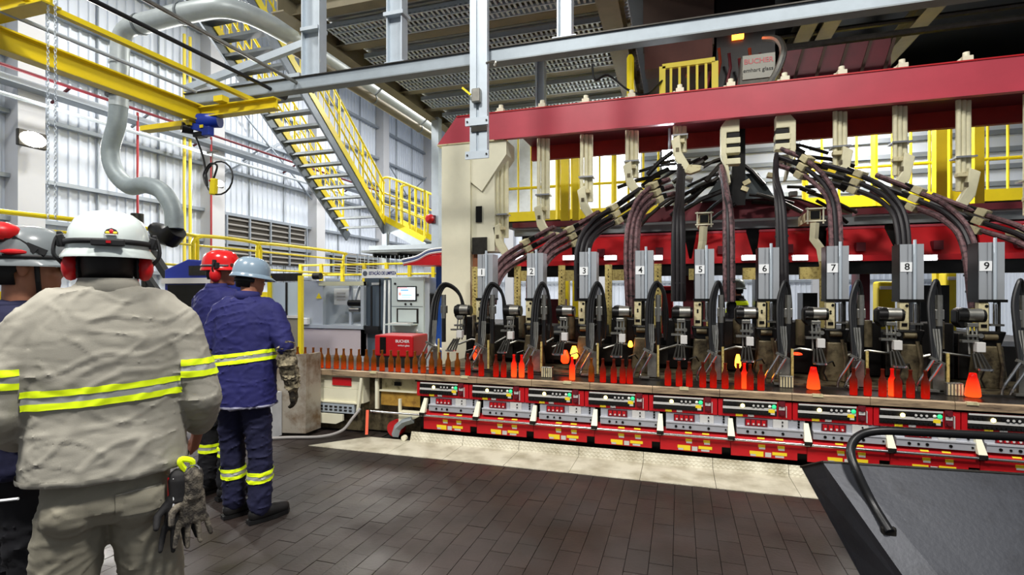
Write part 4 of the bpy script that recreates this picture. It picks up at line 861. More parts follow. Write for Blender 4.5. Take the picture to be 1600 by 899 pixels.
MB().tube(bez([V((-5.6, 4.95, 3.5)), p + V((-.16, 0, .35)), p + V((-.1, 0, .02)), p + V((-.16, 0, .15)), p + V((-.06, 0, .28)), p + V((.05, 0, .25)), p + V((0, 0, .1))], 8), .012, 6).ob('pendant_cable', RUBBER, pd, True)
rg = [p + V((.08 + .21 * math.cos(t), 0, .1 + .2 * math.sin(t))) for t in [i * math.pi / 9 for i in range(19)]]
MB().tube(rg, .010, 6).ob('cable_coil', RUBBER, pd, True); MB().bar(p + V((-.1, 0, .42)), p + V((.06, 0, .42)), .02, .02).ob('cable_hook', STEEL, pd); MB().cyl(p + V((-.02, 0, .1)), p + V((-.02, 0, .42)), .008, 6).ob('strain_wire', STEEL, pd)
lk = MB().tube([V((.012 * math.cos(t), 0, .019 * math.sin(t))) for t in [i * math.pi / 4 for i in range(9)]], .0035, 5, False).mesh('chain_link'); lk.materials.append(GALV); lk.shade_smooth()
for q, px in enumerate((75, 86.5)):
    a = PY(px, 33, 2.84); ch = thing('hoist_chain', 'galvanised chain hanging from the yellow beam, %s strand' % ('left' if q == 0 else 'right'), 'chain', (a.x, 2.84, 2.2), 'hoist chains')
    for i in range(72):
        o = link('chain_link', lk, None, ch); o.location = (a.x, 2.84, 3.86 - i * .0235); o.scale = (.72, .72, .74); o.rotation_euler = (0, 0, (i % 2) * math.pi / 2 + .5)
# ---------------------------------------------------------------- ducts
DUCT = mat('grey_duct', (178, 186, 186), .42, .25, .1, 4)
FLEX = mat('flexible_duct', (140, 150, 152), .5, .15, .12, 6)
du = thing('extraction_duct', 'grey extraction duct running under the mezzanine then down to a flexible S-bend', 'duct', (-8.8, 6.4, 3))
MB().tube(bez([(-6.35, 13, 6.0), (-6.35, 9, 6.0), (-6.4, 7.3, 6.02), (-6.7, 6.55, 6.05), (-7.4, 6.4, 6.03), (-8.5, 6.4, 6.0)], 8), .155, 14).ob('straight_duct', DUCT, du, True)
MB().tube(bez([(-8.35, 6.4, 6.02), (-8.7, 6.4, 5.97), (-8.86, 6.4, 5.75), (-8.88, 6.4, 5.2), (-8.9, 6.4, 4.7)], 6), .14, 14).ob('elbow', DUCT, du, True)
MB().tube(bez([(-8.9, 6.4, 4.72), (-8.95, 6.4, 4.4), (-9.1, 6.4, 3.98), (-8.98, 6.4, 3.62), (-8.65, 6.4, 3.36), (-8.3, 6.4, 3.36), (-7.95, 6.4, 3.24), (-7.72, 6.4, 2.95), (-7.68, 6.4, 2.62)], 7), .135, 14).ob('flexible_duct', FLEX, du, True)
for c, r in (((-7.5, 6.4, 6.03), .175), ((-8.42, 6.4, 6.0), .17)): MB().cyl(V(c) + V((-.02, 0, 0)), V(c) + V((.02, 0, 0)), r, 14).ob('duct_collar', GALVD, du, True)
MB().cyl((-8.89, 6.4, 4.86), (-8.89, 6.4, 4.9), .2, 14).ob('duct_collar', DARKM, du, True); MB().cyl((-8.88, 6.4, 5.4), (-8.88, 6.4, 5.44), .16, 14).ob('duct_collar', DUCT, du, True)
ea = thing('fume_extractor', 'black extraction hood on folding struts under the flexible duct', 'extractor', (-7.8, 6.4, 0))
MB().tube([(-8.12, 6.4, 2.66), (-7.95, 6.4, 2.55), (-7.75, 6.4, 2.50), (-7.62, 6.4, 2.6)], [.1, .17, .18, .15], 12).ob('hood', BLACK, ea, True)
MB().cyl((-8.35, 6.3, 2.62), (-8.35, 6.3, 2.88), .09, 12).ob('fan_motor', DARKM, ea, True); MB().box(-8.55, -8.4, 6.25, 6.35, 2.74, 2.84).ob('motor_box', DARKM, ea)
MB().bar((-8.2, 6.3, 2.45), (-7.35, 6.3, 1.45), .10, .10).ob('strut', RUBBER, ea); MB().bar((-8.35, 6.3, 2.1), (-7.8, 6.3, 1.5), .08, .08).ob('strut', RUBBER, ea)
MB().cyl((-8.25, 6.2, 2.42), (-8.25, 6.45, 2.42), .1, 12).ob('pivot', RUBBER, ea, True); MB().cyl((-8.3, 6.4, 0), (-8.3, 6.4, 2.5), .06, 10).ob('stand', DARKM, ea, True)
pp = thing('cream_elbow_pipe', 'cream pipe with elbow crossing the top of the frame', 'pipe', (-5, 7.5, 6.3))
MB().tube(bez([PY(470, 48, 7.5), PY(520, 42, 7.5), PY(565, 33, 7.5), PY(590, 22, 7.5), PY(600, 0, 7.5)], 6), .085, 12).ob('pipe_run', PIPE, pp, True)
for px, py in ((475, 47), (560, 34), (592, 14)): q = PY(px, py, 7.5); MB().ball(q, .1, .1, .1).ob('pipe_joint', PIPE, pp, True)
op = thing('olive_pipe', 'olive pipe hung beside the mezzanine edge beam', 'pipe', (-5.95, 10, 5.5))
MB().cyl((-5.95, 7, 5.55), (-5.95, 16, 5.55), .09, 12).ob('pipe_run', OLIVE, op, True)
for y in (7.4, 9.4, 11.4, 13.4): MB().bar((-5.95, y, 5.6), (-5.52, y, 5.92), .03, .03).ob('pipe_hanger', GALVD, op); MB().cyl((-5.95, y - .02, 5.55), (-5.95, y + .02, 5.55), .1, 12).ob('pipe_ring', GALVD, op, True)
gt = thing('steel_truss_brace', 'diagonal galvanised brace under the upper stair', 'brace', (-6.5, 6.5, 4.9))
MB().bar(PY(290, 140, 6.2), PY(485, 65, 6.2), .08, .1).ob('diagonal_brace', GALV, gt); MB().bar(PY(285, 110, 6.2), PY(340, 140, 6.2), .05, .05).ob('short_brace', GALV, gt); MB().bar(PY(350, 142, 6.3), PY(470, 122, 6.3), .07, .14).ob('cross_brace', GALV, gt)
# wall services
ws = thing('wall_cable_tray', 'long grey cable tray with red sprinkler pipe along the left wall', 'cable tray', (-14.4, 15, 6.4))
MB().box(-14.7, -14.3, 4, 29, 6.35, 6.42).ob('tray_base', GIRT, ws); MB().box(-14.32, -14.28, 4, 29, 6.35, 6.5).ob('tray_side', GIRT, ws); MB().cyl((-14.1, 4, 6.6), (-14.1, 29, 6.6), .04, 8).ob('red_pipe', DRED, ws, True)
for y in range(5, 29, 2): MB().bar((-14.8, y, 6.3), (-14.1, y, 6.62), .05, .05).ob('tray_arm', DRED if y % 4 == 1 else GIRT, ws)
MB().cyl((-14.2, 5, 6.0), (-14.2, 29, 6.0), .05, 8).ob('grey_pipe', GALV, ws, True)
for i, (px, nm) in enumerate(((288, 'left'), (297, 'right'))):
    q = PX(px, 250, -14.4); tag(MB().cyl((-14.4, q.y, 2.0), (-14.4, q.y, 9.5), .045, 8).ob('yellow_gas_pipe', mat('gas_yellow', (214, 196, 70), .5), None, True), 'thin yellow gas pipe up the left wall, %s of the pair' % nm, 'pipe', 'yellow gas pipes')
for px, z1, nm in ((215, 6.6, 'left of the flexible duct outlet'), (330, 6.6, 'behind the yellow pendant')):
    q = PX(px, 250, -14.3); tag(MB().cyl((-14.3, q.y, .8), (-14.3, q.y, z1), .03, 8).ob('red_drop_pipe', mat('sprinkler_red', (150, 40, 46), .5), None, True), 'thin red drop pipe on the left wall %s' % nm, 'pipe')
for px, py, w, nm, Y, pw in ((52, 218, .38, 'large bright floodlight on the column at far left', None, 750), (343, 287, .24, 'small bright floodlight on the wall column behind the pendant', None, 260)):
    q = PX(px, py, -14.2); f = thing('wall_floodlight', nm, 'lamp', q, 'wall floodlights')
    MB().cb(q + V((-.06, 0, 0)), .1, w * 1.5, w).ob('lamp_housing', DARKM, f, bev=.02); MB().ball(q, .05, w * .7, w * .45, 16).ob('lamp_lens', mat('wall_flood_lens', (255, 252, 240), .4, emis=40), f, True); MB().bar(q + V((-.45, 0, -.1)), q + V((-.06, 0, 0)), .05, .05).ob('lamp_arm', GALV, f); area('floodlight_beam', q + V((.05, 0, 0)), w * 1.2, pw, target=(-3, 9, 5.5 if w > .3 else 4))
# yellow walkway railing on the left
wy = thing('left_walkway', 'raised walkway with yellow tube railing behind the workers', 'walkway', (-8.8, 8, 1.5))
MB().box(-10, -8.4, 3, 12, 1.42, 1.5).ob('walkway_deck', GALVD, wy)
for a, b in ((2.6, 3.98), (4.05, 7.45), (7.55, 9.0), (9.1, 12)):
    MB().tube(bez([(-8.5, a, 1.5), (-8.5, a, 2.5), (-8.5, a + .08, 2.66), (-8.5, b - .08, 2.66), (-8.5, b, 2.5), (-8.5, b, 1.5)], 5), .035, 8).ob('looped_rail', YEL, wy, True)
    for z in (2.48, 2.1): MB().cyl((-8.5, a, z), (-8.5, b, z), .022, 8).ob('mid_rail', YEL, wy, True)
    MB().box(-8.5, -8.48, a, b, 1.5, 1.62).ob('toe_board', YEL, wy)
for y in (3.2, 5.5, 7.5, 10, 11.8): MB().box(-8.6, -8.5, y - .05, y + .05, 0, 1.42).ob('walkway_leg', GALVD, wy)
bm = thing('blue_machine', 'blue machine housing between the front two workers', 'machine', (-6.6, 6.2, 0))
MB().prism([(-7.4, 0), (-6.2, 0), (-6.2, 1.75), (-6.35, 2.05), (-6.95, 2.1), (-7.4, 1.95)], 'y', 6.0, 6.6).ob('housing', mat('machine_blue', (26, 44, 140), .4), bm, bev=.02)
MB().box(-7.3, -6.3, 5.97, 6.0, 1.35, 1.72).ob('dark_window', BLACK, bm); MB().box(-7.4, -6.2, 5.95, 6.0, 1.74, 1.82).ob('pale_rail', LABW, bm); MB().box(-6.9, -6.4, 5.98, 6.0, 1.86, 2.0).ob('dark_panel', DARKM, bm)
# ---------------------------------------------------------------- cleaning station behind the conveyor
EN = mat('enclosure_grey', (178, 186, 194), .45, .15, .05, 2); DG = mat('dark_grey_sheet', (84, 96, 108), .45, .1, .05, 2); HM = mat('cabinet_grey', (190, 202, 200), .42, 0, .03, 2)
en = thing('grey_wash_enclosure', 'grey metal wash enclosure with open front left of the tall cabinet', 'enclosure', (-5.9, 8.2, 0))
MB().box(-6.55, -6.15, 8.0, 9.4, .95, 1.82).ob('side_panel', EN, en); MB().box(-6.16, -5.25, 9.3, 9.4, .95, 1.82).ob('rear_panel', EN, en)
MB().box(-6.16, -6.08, 7.98, 8.06, .95, 1.8).ob('frame_post', EN, en); MB().box(-5.3, -5.24, 7.98, 8.06, .4, 1.8).ob('frame_post', EN, en)
MB().box(-6.16, -5.24, 7.97, 8.07, 1.73, 1.8).ob('frame_rail', mat('cream_rail', (206, 206, 176), .5), en); MB().box(-6.55, -5.24, 7.95, 9.4, .97, 1.03).ob('frame_rail', EN, en)
MB().box(-6.55, -5.24, 7.98, 9.4, .5, .96).ob('lower_panel', mat('lilac_panel', (190, 180, 184), .5), en)
MB().box(-5.62, -5.57, 8.1, 8.15, 1.0, 1.75).ob('inner_post', EN, en); MB().box(-6.05, -5.3, 8.6, 8.65, 1.2, 1.24).ob('inner_rail', EN, en)
MB().box(-6.05, -5.72, 8.25, 8.6, 1.38, 1.68).ob('white_box', WHITE, en, bev=.01)
for i in range(3): MB().box(-5.98, -5.8, 8.24, 8.25, 1.46 + i * .06, 1.49 + i * .06).ob('box_label', LABW, en)
MB().cyl((-5.62, 8.1, 1.42), (-5.35, 8.1, 1.42), .06, 10).ob('valve_actuator', BLACK, en, True); MB().cyl((-5.6, 8.1, 1.3), (-5.4, 8.1, 1.3), .04, 10).ob('valve', STEEL, en, True); MB().tube(bez([(-5.5, 8.1, 1.46), (-5.45, 8.1, 1.6), (-5.4, 8.1, 1.72)], 4), .025, 8).ob('valve_pipe', EN, en, True)
MB().cyl((-6.25, 7.95, 1.9), (-6.1, 7.95, 1.9), .06, 12).ob('top_motor', DARKM, en, True); MB().box(-6.5, -6.35, 7.9, 7.98, 1.03, 1.15).ob('small_camera', WHITE, en, bev=.01)
tri = MB().prism([(-6.22, 1.5), (-6.10, 1.5), (-6.16, 1.6)], 'y', 7.968, 7.975).ob('warning_triangle', YEL, en)
yp = thing('yellow_gate_frame', 'yellow gate posts with glazed grey panel behind the blue-suited worker', 'gate', (-5.6, 6.6, 0))
MB().box(-5.46, -5.40, 6.58, 6.64, .0, 1.86).ob('gate_post', YEL, yp); MB().box(-6.02, -5.96, 6.58, 6.64, .8, 1.86).ob('gate_post', YEL, yp)
MB().box(-6.0, -5.42, 6.6, 6.63, 1.78, 1.9).ob('gate_header', DARKM, yp); MB().box(-5.96, -5.46, 6.61, 6.625, 1.25, 1.76).ob('glazed_panel', mat('grey_glazing', (186, 200, 208), .2, .2), yp)
MB().box(-5.7, -5.67, 6.595, 6.61, 1.25, 1.76).ob('glazing_bar', DARKM, yp); MB().box(-5.96, -5.46, 6.6, 6.63, .0, 1.22).ob('lower_panel', mat('dull_olive_panel', (128, 124, 110), .6, 0, .1, 3), yp); MB().box(-5.96, -5.46, 6.58, 6.63, 1.22, 1.26).ob('panel_ledge', LABW, yp)
dd = thing('dark_grey_locker', 'tall dark grey locker under the cleaning station sign', 'locker', (-5.1, 8.2, 0))
MB().box(-5.30, -4.86, 8.1, 8.6, 0, 1.86).ob('locker_body', DG, dd); MB().box(-5.0, -4.98, 8.085, 8.1, .05, 1.84).ob('door_gap', PRINT, dd); MB().box(-5.15, -4.98, 8.085, 8.1, 1.74, 1.78).ob('white_sticker', WHITE, dd)
br = thing('push_broom', 'black push broom hung head down on the dark grey locker', 'broom', (-5.12, 8.05, .95))
MB().cyl((-5.13, 8.05, 1.0), (-5.13, 8.05, 1.72), .018, 8).ob('handle', PRINT, br, True); MB().box(-5.28, -4.97, 8.0, 8.09, .95, 1.02).ob('head', PRINT, br); MB().box(-5.3, -4.95, 8.0, 8.09, .89, .95).ob('bristles', RUBBER, br)
for i, x in enumerate((-4.83, -4.72, -4.64)): tag(MB().cyl((x, 7.95, .45), (x - .03 if i else x, 8.0, 1.82 - .2 * (i == 2)), .018, 8).ob('tool_pole', WHITE if i < 2 else PRINT, None, True), ['white pole leaning by the locker with blue top', 'white pole leaning nearest the grey cabinet', 'thin black pole leaning against the grey cabinet'][i], 'pole')
sg = thing('cleaning_station_sign', 'white sign board above the dark grey locker', 'sign', (-4.9, 7.9, 1.87))
a, b = PY(565, 421, 7.9), PY(618, 434, 7.9)
MB().box(a.x, b.x, 7.9, 7.93, b.z, a.z).ob('sign_board', WHITE, sg); text('ESTAÇÃO DE LIMPEZA', .078, mat('sign_blue', (24, 40, 110), .5), sg, 'lettering', TXT(a.x + .41, 7.897, (a.z + b.z) / 2), bold=.002, sx=.68)
MB().cyl((a.x + .07, 7.895, (a.z + b.z) / 2), (a.x + .07, 7.9, (a.z + b.z) / 2), .045, 14).ob('sign_emblem', mat('emblem_grey', (90, 96, 106), .5), sg)
hm = thing('operator_cabinet', 'tall pale grey operator cabinet with lit screen and fold-out keyboard', 'cabinet', (-4.17, 7.8, 0))
x0, x1 = -4.47, -3.89
MB().box(x0, x1, 7.6, 8.05, 0, 1.86).ob('cabinet_body', HM, hm, bev=.01); MB().box(x1, x1 + .08, 7.65, 8.05, 0, 1.84).ob('cabinet_side', EN, hm)
for z in (1.38, .96): MB().box(x0 + .01, x1 - .01, 7.594, 7.6, z, z + .006).ob('door_gap', DG, hm)
sc = MB().box(x0 + .11, x1 - .12, 7.585, 7.6, 1.47, 1.71).ob('screen_frame', DARKM, hm)
MB().box(x0 + .13, x1 - .14, 7.58, 7.586, 1.49, 1.69).ob('screen', mat('screen_white', (214, 234, 246), .3, emis=.9), sc)
for i, (a, b, z, zz, c) in enumerate(((.13, .28, 1.675, .012, (226, 120, 120)), (.18, .3, 1.635, .02, (90, 150, 220)), (.145, .17, 1.56, .05, (236, 150, 140)), (.2, .36, 1.56, .014, (120, 190, 230)), (.2, .34, 1.53, .01, (150, 200, 230)))): MB().box(x0 + a, x0 + b + .02, 7.577, 7.581, z, z + zz).ob('screen_block', mat('screen_c%d' % i, c, .4, emis=.6), sc)
nk = MB().box(x0 + .1, x1 - .09, 7.59, 7.6, 1.11, 1.35).ob('keyboard_niche', DARKM, hm); MB().box(x0 + .13, x1 - .12, 7.585, 7.591, 1.13, 1.33).ob('niche_back', HM, nk)
MB().box(x0 + .02, x1 - .1, 7.35, 7.6, 1.09, 1.11).ob('keyboard_tray', HM, hm); MB().box(x0 + .08, x1 - .16, 7.38, 7.55, 1.11, 1.125).ob('keyboard', LABW, hm)
for x, z, m in ((x0 + .26, 1.42, PRINT), (x0 + .36, 1.42, PRINT), (x0 + .07, 1.75, PRINT), (x0 + .48, 1.57, PRINT), (x0 + .46, 1.0, WHITE), (x0 + .46, .94, LABY)): MB().cyl((x, 7.585, z), (x, 7.6, z), .018, 10).ob('button', m, hm, True)
rc = thing('red_swabbing_cabinet', 'bright red machine cabinet with white lettering behind the bottle row', 'cabinet', (-3.7, 6.3, .7))
a, b = PY(585, 527, 6.3), PY(645, 557, 6.3)
MB().box(a.x, b.x, 6.3, 6.75, .74, a.z + .03).ob('cabinet_body', RED, rc, bev=.02)
MB().box(a.x + .02, b.x - .02, 6.32, 6.74, .0, .74).ob('cabinet_stand', DARKM, rc); MB().box(a.x + .09, a.x + .18, 6.29, 6.3, .78, 1.0).ob('dark_latch', BLACK, rc)
text('BUCHER', .055, WHITE, rc, 'lettering', TXT(a.x + .43, 6.296, .95), bold=.0005); text('emhart glass', .035, WHITE, rc, 'lettering', TXT(a.x + .45, 6.296, .895))
ut = thing('blue_utility_post', 'blue utility post with gauges and hoses left of the cream column', 'post', (-3.7, 7.8, 0))
MB().box(-3.76, -3.66, 7.78, 7.88, 0, 2.3).ob('blue_post', mat('post_blue', (36, 82, 170), .4), ut); MB().cyl((-3.86, 7.75, 0), (-3.86, 7.75, 1.9), .025, 8).ob('white_pipe', WHITE, ut, True)
MB().box(-3.85, -3.72, 7.66, 7.76, 1.15, 1.6).ob('black_regulator', BLACK, ut, bev=.02); MB().cyl((-3.88, 7.68, 1.5), (-3.88, 7.72, 1.5), .05, 12).ob('gauge', STEEL, ut, True)
MB().tube(bez([(-3.85, 7.7, 1.15), (-3.8, 7.68, .9), (-3.7, 7.66, .75), (-3.6, 7.66, .7)], 6), .02, 8).ob('hose', WHITE, ut, True)
cn = thing('red_striped_canopy', 'red and blue striped curved canopy edge beside the cream column', 'canopy', (-3.7, 7.4, 2.05))
for i, m in enumerate((RED, WHITE, mat('canopy_blue', (70, 90, 140), .4), WHITE)):
    zz = i * .028; MB().tube(bez([(-4.08 - .01 * i, 7.3, 2.03 + zz), (-3.85, 7.3, 2.08 + zz), (-3.65, 7.3, 2.17 + zz), (-3.4, 7.3, 2.2 + zz)], 5), [.012 if i == 0 else .016] * 16, 4).ob('stripe', m, cn)
MB().prism([(-4.0, 2.03), (-3.45, 2.02), (-3.45, 2.18), (-3.65, 2.16), (-3.86, 2.07)], 'y', 7.28, 7.8).ob('canopy_shell', RED, cn)
by = thing('rear_yellow_fence', 'yellow tube fence with mesh behind the wash enclosure', 'fence', (-6, 11.5, 0))
for z in (2.30, 2.05, 1.8): MB().cyl((-9.2, 11.2, z), (-4.2, 11.2, z), .025, 8).ob('fence_rail', YEL, by, True)
for i in range(9): x = -9.2 + i * .62; MB().box(x - .04, x + .04, 11.17, 11.23, 0, 2.33).ob('fence_post', YEL if i % 2 == 0 else CRANEY, by)
for i in range(16): x = -7.6 + i * .12; MB().cyl((x, 11.25, 1.2), (x, 11.25, 2.5), .006, 5).ob('mesh_wire', GALV, by)
# low things seen between the units at the back
for i, (px0, px1, py0, py1, Y, m, nm, c) in enumerate([(1372, 1400, 440, 478, 9.2, YEL, 'yellow guard panel seen left of unit eight', 'panel'), (1478, 1496, 425, 470, 9.2, YEL, 'yellow guard panel seen left of unit nine', 'panel'), (1334, 1356, 445, 500, 9.0, mat('drum_blue', (60, 92, 150), .4), 'pale blue drum seen right of unit seven', 'drum'), (1032, 1052, 447, 520, 8.8, RED, 'red machine cover seen through the hose loop of unit four', 'cover')]):
    a, b = PY(px0, py0, Y), PY(px1, py1, Y); t = thing({'panel': 'guard_screen', 'drum': 'blue_drum', 'cover': 'red_machine_hood'}[c], nm, c, (a.x, Y, 0))
    MB().box(a.x, b.x, Y, Y + .25, .75, a.z).ob('body', m, t, bev=.03); MB().box(a.x + .02, b.x - .02, Y - .01, Y, a.z - .12, a.z - .07).ob('band', WHITE if c != 'cover' else BLACK, t)
# ---------------------------------------------------------------- people
def remesh(mb, vox, it=4, fac=.5):
    me = mb.mesh('tmp'); o = bpy.data.objects.new('tmp', me); COL.objects.link(o)
    r = o.modifiers.new('r', 'REMESH'); r.mode = 'VOXEL'; r.voxel_size = vox
    if it: s = o.modifiers.new('s', 'SMOOTH'); s.factor = fac; s.iterations = it
    out = bpy.data.meshes.new_from_object(o.evaluated_get(bpy.context.evaluated_depsgraph_get()))
    bpy.data.objects.remove(o); bpy.data.meshes.remove(me); return out
def wrinkle(me, amp, f=(7, 7, 4), fine=.4, seed=0, mask=None):
    off = V((seed * 3.1, seed * 1.7, seed)); ds = []
    for v in me.vertices:
        p = v.co; q = V((p.x * f[0] + p.z * 2.5, p.y * f[1], p.z * f[2] - p.x * 2)) + off
        a = noise.noise(q) * .55
        r1 = noise.noise(V((p.x * 3 + p.z * 3.5, p.y * 3, p.z * 9 - p.x * 5)) + off); r2 = noise.noise(V((p.x * 6 - p.z * 8, p.y * 6, p.z * 12 + p.x * 3)) + off * 1.7); r3 = noise.noise(V((p.x * 11, p.y * 11, p.z * 26)) + off * .6)
        b = 1.0 * max(0, 1 - abs(r1) / .12) + .8 * max(0, 1 - abs(r2) / .1) - .4 * max(0, 1 - abs(r3) / .2)
        k = amp * (a + fine * 2 * b - .4) * (mask(p) if mask else 1); ds.append(v.co + v.normal * k)
    for v, c in zip(me.vertices, ds): v.co = c
    me.update()
def limb(mb, pts, rs, n=14):
    pts = [V(p) for p in pts]; mb.tube(pts, rs, n)
    for p, r in zip(pts, rs): mb.ball(p, r * .985, n=12)
def loft(mb, rings, n=22, ex=2.3):
    vs = []
    for cx, cy, z, rx, ry in rings:
        for k in range(n):
            a = 2 * math.pi * k / n; c, s = math.cos(a), math.sin(a)
            vs.append((cx + rx * math.copysign(abs(c) ** (2 / ex), c), cy + ry * math.copysign(abs(s) ** (2 / ex), s), z))
    m = len(rings); fs = [(i * n + k, i * n + (k + 1) % n, (i + 1) * n + (k + 1) % n, (i + 1) * n + k) for i in range(m - 1) for k in range(n)]
    mb.add(vs, fs + [tuple(range(n - 1, -1, -1)), tuple(range((m - 1) * n, m * n))])
def hand(mb, w, d, nrm, side, curl=.5, fat=1.0, spread=0):
    d = V(d).normalized(); nrm = V(nrm); nrm = (nrm - d * nrm.dot(d)).normalized(); t = d.cross(nrm) * side; w = V(w)
    mb.tube([w - d * .02, w + d * .02], [.027 * fat, .03 * fat], 10)
    for a in (-.028, -.009, .010, .028): limb(mb, [w + d * .01 + t * a * .7, w + d * .095 + t * a], [.017 * fat, .0145 * fat], 10)
    for a, L, c in ((.031, .072, .9), (.0105, .082, 1), (-.0105, .076, 1.1), (-.031, .06, 1.2)):
        p = w + d * .095 + t * a * (1 + spread * .35); ang = 0; pts = [p]; fd = (d + t * a * spread * 9).normalized()
        for sgm, fr in ((.45, .5), (.30, 1), (.25, .9)):
            ang += curl * fr * c; p = p + (fd * math.cos(ang) + nrm * math.sin(ang)) * (L * sgm); pts.append(p)
        limb(mb, pts, [.0098 * fat, .0092 * fat, .0085 * fat, .0075 * fat], 8)
    p = w + d * .025 + t * .034; q = p + (t * .75 + d * .7 + nrm * .25).normalized() * .042; r = q + (d * .9 + t * .2 + nrm * .45).normalized() * .034
    limb(mb, [p, q, r], [.0135 * fat, .0115 * fat, .009 * fat], 8)
def head_parts(mb, HM_):
    rings = [(0, .055, -.122, .022, .026), (0, .045, -.108, .042, .052), (0, .03, -.08, .056, .078), (0, .017, -.04, .067, .093), (0, .006, 0, .073, .1), (0, .0, .04, .076, .101), (0, -.004, .08, .068, .092), (0, -.006, .108, .045, .062), (0, -.006, .12, .015, .02)]
    t = MB(); loft(t, rings, 20, 2.05)
    t.add([(-.009, .098, .02), (.009, .098, .02), (.018, .092, -.042), (-.018, .092, -.042), (0, .131, -.034), (0, .107, .018)], [(0, 5, 4, 3), (5, 1, 2, 4), (3, 4, 2), (0, 3, 2, 1), (0, 1, 5)])
    t.ball((0, .098, -.066), .026, .014, .007); t.ball((0, .096, -.079), .022, .013, .008); t.ball((0, .085, -.108), .026, .022, .018)
    for s in (-1, 1):
        t.ball((s * .03, .088, .026), .028, .016, .008); t.ball((s * .04, .07, -.03), .025, .022, .02)
        t.ball((s * .08, -.012, -.012), .011, .02, .033); t.ball((s * .089, -.018, -.002), .007, .015, .024)
    mb.add([HM_ @ V(p) for p in t.v], t.f)
def strip(gm, z0, z1, m, parent, pred, name='reflective_band', tilt=0, off=.0045, tx=0):
    """a strip of a garment between two tilted planes, lifted off the cloth"""
    b = bmesh.new(); b.from_mesh(gm)
    nrm = V((tx, tilt, 1)).normalized()
    for z, cl in ((z0, 'in'), (z1, 'out')):
        g = b.verts[:] + b.edges[:] + b.faces[:]
        bmesh.ops.bisect_plane(b, geom=g, plane_co=(0, 0, z), plane_no=nrm, clear_outer=cl == 'out', clear_inner=cl == 'in')
    bmesh.ops.delete(b, geom=[f for f in b.faces if not pred(f.calc_center_median())], context='FACES')
    b.normal_update()
    for v in b.verts: v.co += v.normal * off
    me = bpy.data.meshes.new(name); b.to_mesh(me); b.free(); return link(name, me, m, parent, True)
def band3(gm, zc, h, parent, pred, tilt=0, tx=0, cols=None):
    cols = cols or (HIVIS, SILV, HIVIS)
    a = strip(gm, zc - h / 2, zc + h / 2, cols[1], parent, pred, 'reflective_band', tilt, .004, tx)
    strip(gm, zc - h / 2, zc - h / 6, cols[0], a, pred, 'fluorescent_edge', tilt, .0065, tx)
    strip(gm, zc + h / 6, zc + h / 2, cols[2], a, pred, 'fluorescent_edge', tilt, .0065, tx)
HIVIS = mat('fluorescent_yellow', (222, 244, 20), .55, emis=.12); SILV = mat('reflective_silver', (176, 178, 176), .35, .2)
SKIN = mat('tan_skin', (172, 116, 90), .5, 0, .06, 12); SKIN2 = mat('warm_skin', (158, 100, 78), .5, 0, .06, 12)
HAIR = mat('black_hair', (20, 17, 16), .6, 0, .3, 60); BOOT = mat('black_boot', (24, 23, 23), .45, 0, .2, 20)
EYEW = mat('eye_white', (226, 222, 214), .3); EYED = mat('eye_dark', (30, 20, 14), .2)
KHAKI = mat('grey_drill_cloth', (154, 150, 138), .85, 0, .07, 14, bump=.06, bscale=300)
KHAKID = mat('grey_drill_trousers', (138, 133, 117), .85, 0, .09, 10, bump=.06, bscale=300)
NAVY = mat('navy_cloth', (26, 27, 86), .8, 0, .14, 10, bump=.06, bscale=300); NAVYD = mat('dark_navy_cloth', (18, 20, 52), .85, 0, .15, 10, bump=.06, bscale=300)
INK = mat('black_cloth', (14, 14, 20), .85, 0, .2, 8); CAMO = mat('camouflage_cloth', (160, 148, 120), .85, 0, 0, 22, (54, 48, 38), .5, bump=.4, bscale=60)
def hard_hat(HM_, col, parent, name, full=True, dz=0, tiltx=0, sc=1.0):
    hh = MB(); n = 28
    prof = [(1.0, .0), (1.0, .02), (.985, .05), (.93, .085), (.80, .118), (.58, .140), (.3, .150), (.05, .152)]
    vs = []; R = Matrix.Rotation(tiltx, 3, 'X')
    for r, z in prof:
        for k in range(n):
            a = 2 * math.pi * k / n; rid = 1 + (.02 if (z > .05 and abs(math.cos(a)) < .16) else 0)
            vs.append(HM_ @ (R @ V((r * .122 * math.cos(a) * sc, r * .145 * math.sin(a) * sc, (z * rid + dz)))))
    fs = [(i * n + k, i * n + (k + 1) % n, (i + 1) * n + (k + 1) % n, (i + 1) * n + k) for i in range(len(prof) - 1) for k in range(n)]
    hh.add(vs, fs + [tuple(range((len(prof) - 1) * n, len(prof) * n))])
    sh = hh.ob(name, col, parent, True)
    br = MB(); vs = []
    for r, z in ((1.0, .006), (1.0, .014), (2, .0), (2, -.007)):
        for k in range(n):
            a = 2 * math.pi * k / n; f = math.sin(a)
            ext = (.016 + .03 * max(0, f) if full else .01 + .045 * max(0, f) ** 1.5) if r == 2 else 0
            vs.append(HM_ @ (R @ V(((.121 * sc + ext) * math.cos(a), (.144 * sc + ext) * math.sin(a), z + dz - (.012 if r == 2 else 0)))))
    fs = [(i * n + k, i * n + (k + 1) % n, ((i + 1) % 4) * n + (k + 1) % n, ((i + 1) % 4) * n + k) for i in range(4) for k in range(n)]
    br.add(vs, fs).ob('brim', col, sh, True)
    return sh, R
